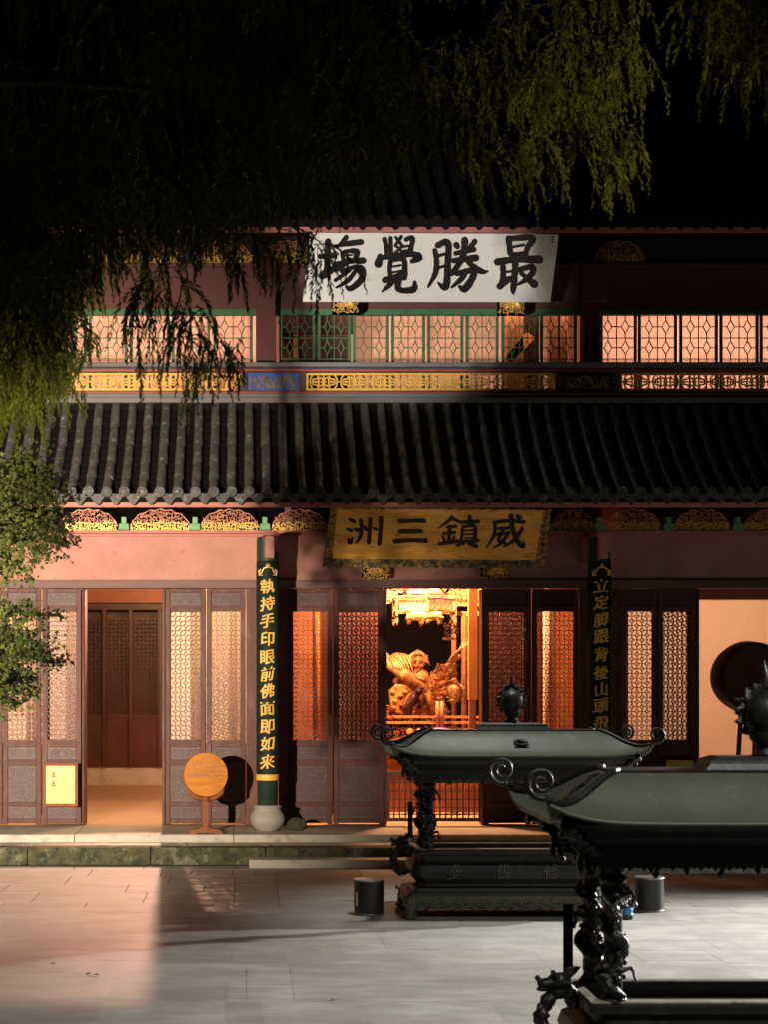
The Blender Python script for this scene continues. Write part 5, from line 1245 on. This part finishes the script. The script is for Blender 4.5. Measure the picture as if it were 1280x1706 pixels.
for k in range(190):   # curled mane
    y_ = r.uniform(900, 1470); x0_ = 500 + max(0, (1040 - y_)) * .75; x1_ = 650 + (60 if y_ < 1250 else 0) + max(0, 1040 - y_) * .7; x_ = r.uniform(x0_, min(x1_, 830))
    c = q(x_, y_, -.17 + r.uniform(-.06, .03)); R0 = r.uniform(.030, .045); a0 = r.uniform(0, 6)
    m.tube([c + Vector((R0 * (1 - j / 9) * math.cos(a0 + j * .95), -.01 * j / 3, R0 * (1 - j / 9) * math.sin(a0 + j * .95))) for j in range(7)], [.014 * (1 - j / 12) for j in range(7)], 5)
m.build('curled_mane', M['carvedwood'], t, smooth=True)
m = MB(); el(775, 1190, 75, 85, -.35); el(795, 1240, 50, 50, -.45); el(770, 1290, 46, 22, -.42); el(735, 1165, 16, 12, -.5); el(808, 1165, 16, 12, -.5); el(780, 1215, 26, 18, -.55)
for k in range(14): m.tube([q(700 + 8 * k, 1090 + 4 * k, -.3), q(760 + 9 * k, 1060 + 7 * k, -.42), q(800 + 5 * k, 1050 + 12 * k, -.45)], [.012, .018, .004], 6)
for k in range(12): a = R(-60 + 16 * k); m.tube([q(765, 1205, -.3), q(765 + 85 * math.cos(a), 1205 + 90 * math.sin(a), -.36), q(765 + 120 * math.cos(a + .2), 1205 + 125 * math.sin(a + .2), -.34)], [.02, .016, .003], 6)
m.build('lion_head', M['statgold'], t, smooth=True)
m = MB()
for k in range(9):
    a = k / 8; m.tube([q(700 + 10 * k, 890 - 4 * k, -.2), q(760 + 6 * k, 790 - 3 * k, -.28), q(830 + 10 * a, 735 - 10 * a, -.3), q(870 + 110 * a, 640 + 20 * a - 30 * (k % 2), -.3)], [.03, .022, .02, .004], 6)
for k in range(7): m.ball(q(690 + 22 * k, 900 - 16 * k + 10, -.2), .045, 8, 6)
m.build('plumed_tail', M['statgold'], t, smooth=True)

m = MB(); r = random.Random(14)
curls(m, lambda a, b: True, q(30, 0).x, q(700, 0).x, q(0, 1480).z, q(0, 1330).z, SY - .30, step=.085, w_=.026, r=r)
for k in range(26): m.ball(q(r.uniform(40, 700), r.uniform(1370, 1480), -.22), (r.uniform(.04, .09), .06, r.uniform(.03, .06)), 8, 6)
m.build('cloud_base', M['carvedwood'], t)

t = thing('palace_lantern', 'large glowing palace lantern hanging above the gilded statue', 'lantern', P(700, 978, 25.7))
LY = 25.7
lc = P(709, 1010, LY); lc.y = LY + .1
HX = [R(30 + 60 * k) for k in range(6)]
def hexp(r_, z_, k, f=0.0):
    a, b = HX[k % 6], HX[(k + 1) % 6]; p = Vector((math.cos(a), math.sin(a), 0)).lerp(Vector((math.cos(b), math.sin(b), 0)), f) * r_
    return Vector((lc.x + p.x, lc.y + p.y, lc.z + z_))
m = MB(); vs = [hexp(.27, z_, k) for z_ in (-.16, .16, .20, .36) for k in range(6)]
m.add(vs, [(i * 6 + k, i * 6 + (k + 1) % 6, (i + 1) * 6 + (k + 1) % 6, (i + 1) * 6 + k) for i in (0, 2) for k in range(6)]); m.build('silk_shade', M['glow'], t)
m = MB()
for (r_, z_, w_) in ((.33, -.19, .024), (.29, -.15, .014), (.31, .17, .02), (.33, .205, .022), (.36, .37, .026), (.56, -.10, .020), (.56, .10, .020), (.58, .14, .014)):
    for k in range(6):
        n_ = 6
        m.tube([hexp(r_, z_ + .018 * math.sin(math.pi * f_ / n_) * (1 if z_ < 0 else .6), k, f_ / n_) for f_ in range(n_ + 1)], w_, 6)
for k in range(6):
    m.tube([hexp(.30, -.22, k), hexp(.30, .38, k)], .026, 6); m.tube([hexp(.31, .10, k), hexp(.60, .14, k), hexp(.62, .22, k)], [.02, .024, .006], 6)
    m.tube([hexp(.57, -.17, k), hexp(.57, .16, k)], .022, 6)
    for j in range(9): m.ball(hexp(.33, -.215 + .006 * (j % 2), k, (j + .5) / 9), .016, 6, 4)
    for j in range(4): 
        a_, b_ = hexp(.565, -.09, k, .12 + .2 * j), hexp(.565, .09, k, .22 + .2 * j); m.tube([a_, (a_ + b_) / 2 + Vector((.02, 0, 0)), b_], .010, 5)
m.tube([(lc.x, lc.y, lc.z + .3), (lc.x, lc.y, 5.66)], .02, 6)
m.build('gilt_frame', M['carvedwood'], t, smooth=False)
m = MB()
for k in range(6):
    for rr_, L_ in ((.30, .10), (.57, .12)):
        p = hexp(rr_, -.20, k); m.lathe([(.006, -L_), (.024, -L_ * .6), (.020, -L_ * .3), (.028, 0)], p, 8)
m.build('pendants', M['carvedwood'], t)
m = MB(); m.add([hexp(.55, z_, k, f_) for k in (3, 4, 5) for z_ in (-.085, .085) for f_ in (.06, .94)], [(0, 1, 3, 2), (4, 5, 7, 6), (8, 9, 11, 10)]); m.build('silk_panel', emit('outer_silk', (1.0, .50, .18), .55), t)
t = thing('altar_canopy', 'gilded altar canopy on red pillars behind the bright middle doorway', 'canopy', P(780, 1200, 26.3))
AY = 26.3
m = MB(); m.box(XX(760, AY), XX(812, AY), AY - .1, AY, ZZ(1010, AY), ZZ(978, AY)); m.box(XX(762, AY), XX(812, AY), AY - .15, AY - .101, ZZ(1026, AY), ZZ(1019, AY)); m.box(XX(640, AY), XX(680, AY), AY - .1, AY, ZZ(1006, AY), ZZ(996, AY))
curls(m, lambda a, b: True, XX(640, AY), XX(812, AY), ZZ(998, AY), ZZ(975, AY), AY - .16, step=.07, w_=.02)
m.build('valance', M['carvedwood'], t)
for px, w_, mt, nm in ((774, 5, 'redwood', 'pillar'), (757, 4, 'redwood', 'pillar')):
    MB().tube([(XX(px, 27.7), 27.7, .36), (XX(px, 27.7), 27.7, ZZ(1024, 27.7))], w_ * 27.7 / F, 14).build(nm, M[mt], t, smooth=True)
m = MB(); r = random.Random(8)
for k in range(50): m.ball(P(r.uniform(742, 764), r.uniform(1036, 1062), AY - .05 + r.uniform(-.1, .1)), r.uniform(.012, .035), 6, 5)
m.build('dark_foliage_carving', M['mulberry'], t)
m = MB(); m.lathe([(.10, 0), (.12, .03), (.02, .06)], P(749, 1066, AY), 14); m.build('bracket_cup', M['carvedwood'], t)
t = thing('cloth_banner', 'tall orange cloth banner hanging at the right jamb of the middle doorway', 'banner', P(789, 1250, 25.0))
bevel(MB().box(XX(781, 25.0), XX(797, 25.0), 25.0, 25.06, ZZ(1166, 25), ZZ(975, 25)).build('cloth', M['orange'], t), .01)
bevel(MB().box(XX(782, 25.0), XX(794, 25.0), 25.0, 25.06, ZZ(1240, 25), ZZ(1166.3, 25)).build('lower_cloth', M['redwood'], t), .01)
t = thing('altar_railing', 'orange carved altar railing in front of the gilded statue', 'railing', P(720, 1225, 25.7)); RY_ = 25.7
for a, b in ((1198, 1194), (1207, 1203.5), (1236, 1231)): MB().box(XX(640, RY_), XX(806, RY_), RY_ - .04, RY_ + .04, ZZ(b + 2, RY_), ZZ(a - 2, RY_) + .04).build('rail', M['carvedwood'], t)
m = MB(); curls(m, lambda a, b: True, XX(642, RY_), XX(804, RY_), ZZ(1231, RY_), ZZ(1209, RY_), RY_ - .02, step=.06, w_=.016); m.build('openwork', M['redwood'], t)
for px in (648, 700, 778): m = MB(); m.lathe([(.0, .03), (.05, .03), (.06, 0)][::-1], P(684 if px == 648 else px, 1219, RY_ - .06), 14, 'y'); m.build('gilt_boss', M['statgold'], t)
for px in (730, 737): 
    MB().tube([P(px, 1212, 25.5), P(px, 1168, 25.5)], .032, 10).build('red_candle' , M['redwood'], t, smooth=True)
o = MB().ball(P(734, 1219, 25.3), (.22, .1, .07), 16, 8).build('offering_cloth', M['purple'], None, smooth=True); tag(o, 'purple cloth bundle on the altar rail in the middle doorway', 'cloth')
t = thing('altar_table', 'red and gold altar table behind the low bar gate', 'table', P(724, 1372, 25.9)); TY = 25.9
bevel(MB().box(XX(636, TY), XX(812, TY), TY - .1, TY + .6, ZZ(1252, TY), ZZ(1244, TY)).build('top', M['redwood'], t), .01)
bevel(MB().box(XX(640, TY), XX(808, TY), TY, TY + .5, .36, ZZ(1252.2, TY)).build('body', M['redwood'], t), .01)
for i, (a, b) in enumerate(((1272, 1258), (1290, 1278), (1312, 1300))):
    for j in range(4): MB().box(XX(646 + j * 40, TY), XX(678 + j * 40, TY), TY - .02, TY - .002, ZZ(a, TY), ZZ(b, TY)).build('panel', M['carvedwood'], t)
r = random.Random(5)
for i, (px, mt, w_) in enumerate(((652, 'yellow', .06), (662, 'white', .05), (676, 'orange', .08), (690, 'yellow', .06))):
    o = MB().lathe([(w_ * .5, 0), (w_, .03), (w_, .10), (w_ * .4, .13)], P(px, 1244, TY - .02) + Vector((0, .05, .002)), 14).build('offering_bowl', M[mt], None, smooth=True)
    tag(o, ['yellow offering bowl at the far left of the altar table', 'white offering jar beside the yellow bowl on the altar table', 'wide orange offering bowl on the altar table', 'yellow offering bowl right of the wide orange one'][i], 'bowl', 'offerings on the altar table')

# ------------------------------------------------------------------ fallen leaves
for i, (px, py, lab) in enumerate(((558, 1665, 'yellow fallen leaf on the paving near the bottom centre'), (416, 1617, 'small yellow leaf on the paving left of the bottom centre'), (160, 1625, 'fallen leaf on the pinkish lit paving at lower left'), (147, 1623, 'brown curled leaf beside the yellow one at lower left'), (538, 1585, 'tiny leaf on the paving in front of the bin'), (88, 1606, 'tiny leaf near the left edge of the paving'))):
    Y = F * EYE / (py - PY); c = Vector((XX(px, Y), Y, .006)); a = random.uniform(0, 6); s_ = .042 if i in (0, 2) else .026
    v = [(s_, 0, .0), (.3 * s_, .45 * s_, .012), (-.7 * s_, .25 * s_, .004), (-s_, 0, .012), (-.7 * s_, -.3 * s_, .0), (.3 * s_, -.45 * s_, .014), (0, 0, .002)]
    v = [(c.x + x * math.cos(a) - y * math.sin(a), c.y + x * math.sin(a) + y * math.cos(a), c.z + z) for x, y, z in v]
    o = MB().add(v, [(6, i_, (i_ + 1) % 6) for i_ in range(6)]).build('fallen_leaf', M['foot'] if i == 3 else M['yleaf']); tag(o, lab, 'leaf', 'fallen leaves')

# ------------------------------------------------------------------ trees
def leaf_mesh(name, base, direc, nrm, L_, W_, mt, parent):
    n = len(base); side = np.cross(direc, nrm); side /= np.linalg.norm(side, axis=1)[:, None] + 1e-9
    a = base; b = base + direc * (L_ * .45)[:, None] + side * W_[:, None] / 2 + nrm * (L_ * .06)[:, None]; c = base + direc * L_[:, None]; d = base + direc * (L_ * .45)[:, None] - side * W_[:, None] / 2 + nrm * (L_ * .06)[:, None]
    v = np.stack([a, b, c, d], 1).reshape(-1, 3)
    off = np.array([0., 0, 0]); q_ = parent
    while q_ is not None: off += np.array(q_.location); q_ = q_.parent
    v = (v - off).astype(np.float32)
    me = bpy.data.meshes.new(name); me.vertices.add(4 * n); me.vertices.foreach_set('co', v.ravel()); me.loops.add(4 * n); me.polygons.add(n)
    me.loops.foreach_set('vertex_index', np.arange(4 * n, dtype=np.int32)); me.polygons.foreach_set('loop_start', np.arange(0, 4 * n, 4, dtype=np.int32))
    me.polygons.foreach_set('loop_total', np.full(n, 4, dtype=np.int32)); me.update(calc_edges=True); me.materials.append(mt)
    o = bpy.data.objects.new(name, me); C.objects.link(o); o.parent = parent; return o
def unit(a): return a / (np.linalg.norm(a, axis=-1, keepdims=True) + 1e-9)
def drooping(clusters, leafL=.050, leafW=.0125, step=.010):
    """clusters: (x,y,z, n strands, length, spread, bias x) -> leaf arrays and twig paths"""
    Bs, Ds, Ns, Ls, Ws = [], [], [], [], []; twigs = []
    for (x, y, z, n, L0, sp_, bx_) in clusters:
        for s_ in range(n):
            L_ = L0 * rng.uniform(.55, 1.25); d = np.array([rng.normal(bx_, 1) * sp_, rng.normal(0, 1) * sp_, rng.uniform(-.8, .25)]); d /= np.linalg.norm(d) + 1e-6
            p = np.array([x, y, z]) + rng.normal(0, .05, 3); m_ = max(6, int(L_ / step)); pts = [p.copy()]; g = rng.uniform(2.0, 4.2)
            for k in range(m_):
                d = d + np.array([rng.normal(0, .03), rng.normal(0, .03), -g * step / max(L_, .2)]); d /= np.linalg.norm(d); p = p + d * step; pts.append(p.copy())
            pts = np.array(pts); tn = unit(np.gradient(pts, axis=0)); f_ = np.linspace(0, 1, len(pts))
            twigs.append(pts[::4])
            keep = f_ > .04; pp = pts[keep]; tt = tn[keep]; ff = f_[keep]
            rd_ = unit(rng.normal(0, 1, pp.shape)); sd = unit(np.cross(tt, rd_))
            an = rng.uniform(.25, .62, len(pp))[:, None]; dr_ = unit(tt * np.cos(an) + sd * np.sin(an)); nn = unit(np.cross(dr_, rng.normal(0, 1, pp.shape)))
            env = np.clip(np.minimum(ff * 5, (1 - ff) * 2.2 + .35), .3, 1)
            Bs.append(pp); Ds.append(dr_); Ns.append(nn); Ls.append(leafL * env * rng.uniform(.7, 1.3, len(pp))); Ws.append(leafW * rng.uniform(.7, 1.3, len(pp)))
    cat = np.concatenate
    return cat(Bs), cat(Ds), cat(Ns), cat(Ls), cat(Ws), twigs
def twig_mesh(twigs, rad, mt, parent, name):
    mb = MB()
    for pts in twigs:
        m_ = len(pts); 
        if m_ < 2: continue
        mb.tube(pts.tolist(), [rad * (1 - .8 * i / m_) for i in range(m_)], 3, cap=False)
    return mb.build(name, mt, parent, stuff=True)
def interp(tab, x):
    for (a, ya), (b, yb) in zip(tab[:-1], tab[1:]):
        if a <= x <= b: return ya + (yb - ya) * (x - a) / (b - a)
    return tab[-1][1]
# the big drooping tree whose branches cross the top
t = thing('drooping_tree', 'big dark tree whose feathery branches droop over the top and left of the view', 'tree', (-8.6, 10.6, 0))
tr = MB(); tp = spline([(-8.6, 10.6, 0), (-8.5, 10.6, 2.5), (-8.6, 10.7, 5), (-8.3, 10.6, 7.6), (-8.0, 10.5, 10.5)], 5)
tr.tube(tp, [.34 - .24 * i / len(tp) for i in range(len(tp))], 12); trunk = tr.build('trunk', M['bark'], t, smooth=True)
limbs = [[(-8.45, 10.6, 6.0), (-5.5, 10.5, 7.0), (-2.6, 10.4, 7.3), (-.6, 10.1, 7.6), (1.6, 9.9, 7.5), (2.6, 9.9, 7.1)], [(-8.5, 10.6, 5.4), (-5.6, 10.0, 6.0), (-3.0, 9.9, 6.2), (-1.6, 9.6, 6.3), (-.6, 9.5, 6.2)], [(-8.2, 10.6, 8.0), (-4.5, 10.8, 9.0), (-1.5, 11.2, 9.2), (1.4, 11.3, 9.0), (3.0, 11.0, 8.2)], [(-8.5, 10.6, 5.8), (-5.0, 10.6, 6.4), (-3.0, 10.2, 6.2), (-1.8, 10.0, 5.6)]]
for lb in limbs:
    sp = spline(lb, 6); MB().tube(sp, [.12 * (1 - .85 * i / len(sp)) for i in range(len(sp))], 8).build('branch', M['bark'], t, smooth=True)
low = [(-60, 740), (60, 700), (100, 560), (150, 520), (200, 470), (300, 480), (380, 440), (430, 400), (500, 395), (560, 370), (650, 310), (700, 290), (1000, 270), (1060, 200), (1085, 60), (1130, 0)]
cl = []; rr = random.Random(12)
def addc(px, py, n, Lpx, spread, bias=0.0, Y=None):
    Y = Y or rr.uniform(8.8, 11.2); p = P(px, py, Y); cl.append((p.x, p.y, p.z, n, Lpx * Y / F, spread, bias))
for _ in range(330):
    px = rr.uniform(-90, 1060); lo = interp(low, px) - 110
    if px > 640 and rr.random() < .62: continue
    py = rr.uniform(-120, max(lo, -60)) if rr.random() < .6 else lo + rr.uniform(-70, 0)
    addc(px, py, 9, 110, .55)
for _ in range(130):     # heavy left mass
    px = rr.uniform(-80, 95); addc(px, rr.uniform(300, 620), 10, 95, .6, .2)
for px, py, n, L_ in ((120, 430, 8, 110), (165, 420, 7, 100), (230, 400, 12, 110), (275, 430, 13, 120), (262, 470, 10, 150), (300, 500, 9, 150), (330, 520, 8, 140), (355, 560, 8, 110), (380, 570, 10, 95), (345, 600, 8, 110), (240, 480, 7, 160), (310, 560, 6, 110),
                      (400, 420, 9, 90), (430, 400, 9, 90), (470, 390, 9, 90), (505, 400, 8, 110), (530, 400, 8, 120), (555, 420, 5, 90), (140, 560, 7, 80), (95, 600, 12, 90), (50, 640, 12, 90), (20, 650, 12, 95), (120, 640, 5, 70)):
    addc(px, py, n, L_, .45, rr.uniform(-.3, .6), Y=rr.uniform(9.2, 10.4))
for px, py, n, L_ in ((850, 60, 8, 70), (955, 105, 14, 110), (990, 100, 10, 100), (1020, 110, 10, 90), (1040, 80, 8, 80), (1000, 220, 12, 120), (1040, 230, 10, 80), (985, 250, 10, 110), (930, 180, 12, 120), (880, 230, 12, 120), (840, 250, 12, 110), (800, 60, 9, 90), (790, 240, 9, 100), (900, 120, 12, 110)):
    addc(px, py, n, L_, .9, .55, Y=rr.uniform(9.2, 10.2))
A = drooping(cl); leaf_mesh('crown', *A[:5], M['leaf'], t); twig_mesh(A[5], .0035, M['bark'], t, 'twigs')
print('crown quads', len(A[0]))
# second drooping tree, upper right
t = thing('drooping_tree', 'drooping branch tips of another tree at the top right corner', 'tree', (7.2, 10.5, 0))
tr = MB(); tp = spline([(7.2, 10.5, 0), (7.1, 10.5, 3), (7.2, 10.4, 6), (7.0, 10.4, 9.5)], 5); tr.tube(tp, [.30 - .2 * i / len(tp) for i in range(len(tp))], 12); tr.build('trunk', M['bark'], t, smooth=True)
for lb in ([(7.1, 10.4, 6.6), (5.8, 10.2, 7.4), (4.2, 10, 7.5), (3.2, 9.9, 7.3)], [(7.1, 10.4, 7.6), (5.6, 10.6, 8.4), (4.0, 10.6, 8.2)]):
    sp = spline(lb, 6); MB().tube(sp, [.10 * (1 - .85 * i / len(sp)) for i in range(len(sp))], 8).build('branch', M['bark'], t, smooth=True)
cl = []
for px, py, n, L_ in ((1200, -20, 18, 120), (1225, -10, 16, 110), (1180, 40, 8, 90), (1250, 10, 14, 120), (1275, 60, 14, 120), (1215, 60, 12, 110), (1262, 90, 10, 110), (1290, 20, 14, 130), (1240, -60, 14, 110), (1170, -60, 8, 90), (1320, 60, 12, 120)):
    addc(px, py, n, L_, .5, rr.uniform(-.3, .3), Y=rr.uniform(9.4, 10.6))
A = drooping(cl); leaf_mesh('crown', *A[:5], M['leaf'], t); twig_mesh(A[5], .0035, M['bark'], t, 'twigs')
# broad-leaved tree at the left edge
t = thing('maple_tree', 'small leaved maple with two lit leaf clumps at the left edge', 'tree', (-6.6, 13.2, 0))
tr = MB(); tp = spline([(-6.6, 13.2, 0), (-6.5, 13.2, 1.6), (-6.65, 13.3, 3.2), (-6.4, 13.2, 5.4)], 5); tr.tube(tp, [.16 - .11 * i / len(tp) for i in range(len(tp))], 10); tr.build('trunk', M['bark'], t, smooth=True)
bases = []; cln = [((15, 800), 62, 42), ((55, 850), 58, 50), ((20, 880), 60, 52), ((85, 880), 36, 26), ((60, 920), 30, 20), ((10, 940), 34, 28), ((100, 905), 24, 12), ((35, 790), 50, 30), ((70, 810), 40, 24),
                  ((15, 1020), 40, 24), ((20, 1070), 46, 42), ((45, 1080), 34, 28), ((70, 1085), 26, 14), ((15, 1130), 44, 42), ((45, 1140), 24, 22), ((20, 1170), 24, 14), ((-20, 850), 60, 90), ((-25, 1090), 50, 80), ((80, 1020), 34, 8), ((90, 1100), 22, 10)]
tw = []
for (px, py), rx, ry in cln:
    c = np.array(P(px, py, 13.0 + rr.uniform(-.4, .4))); n_ = int(rx * ry * .42); s_ = 13.0 / F
    for k in range(max(4, n_ // 55)):
        e = c + rng.normal(0, 1, 3) * np.array([rx, rx, ry]) * s_ * .45; tw.append(np.array([c + (e - c) * q_ + np.array([0, 0, -.03 * q_]) for q_ in (0, .4, .7, 1.0)]))
    # leaves sit in small sprays
    ns = max(3, n_ // 9); cen = c + rng.normal(0, 1, (ns, 3)) * np.array([rx, rx, ry]) * s_ * .52
    b = (cen[:, None, :] + rng.normal(0, .028, (ns, 9, 3)) * np.array([1.3, 1, .8])).reshape(-1, 3); bases.append(b)
B = np.concatenate(bases); n = len(B)
D = unit(rng.normal(0, 1, (n, 3)) * np.array([1, .8, .55]) + np.array([.15, -.1, -.35])); Nn = unit(np.cross(D, rng.normal(0, 1, (n, 3))))
# palmate leaves: a middle lobe and two side lobes
side = unit(np.cross(D, Nn)); L0 = rng.uniform(.030, .050, n)
BB = np.concatenate([B, B, B]); DD = np.concatenate([D, unit(D * .75 + side * .75), unit(D * .75 - side * .75)]); NN = np.concatenate([Nn] * 3)
leaf_mesh('crown', BB, DD, NN, np.concatenate([L0, L0 * .7, L0 * .7]), np.concatenate([L0 * .42, L0 * .32, L0 * .32]), M['mleaf'], t)
print('maple quads', len(BB))
for a, b in (((-6.5, 13.2, 4.6), P(15, 820, 13)), ((-6.5, 13.2, 4.8), P(30, 880, 13)), ((-6.5, 13.2, 4.4), P(10, 1080, 13)), ((-6.5, 13.2, 4.7), P(10, 1130, 13))):
    a = Vector(a); sp = spline([tuple(a), (-4.6, 13.2, 6.2), (-3.0, 13.1, 6.0), (-2.45, 13.0, max(b.z + .6, 4.2)), tuple(b)], 5); MB().tube(sp, [.04 * (1 - .8 * i / len(sp)) for i in range(len(sp))], 6).build('branch', M['bark'], t, smooth=True)
twig_mesh(tw, .006, M['bark'], t, 'twigs')
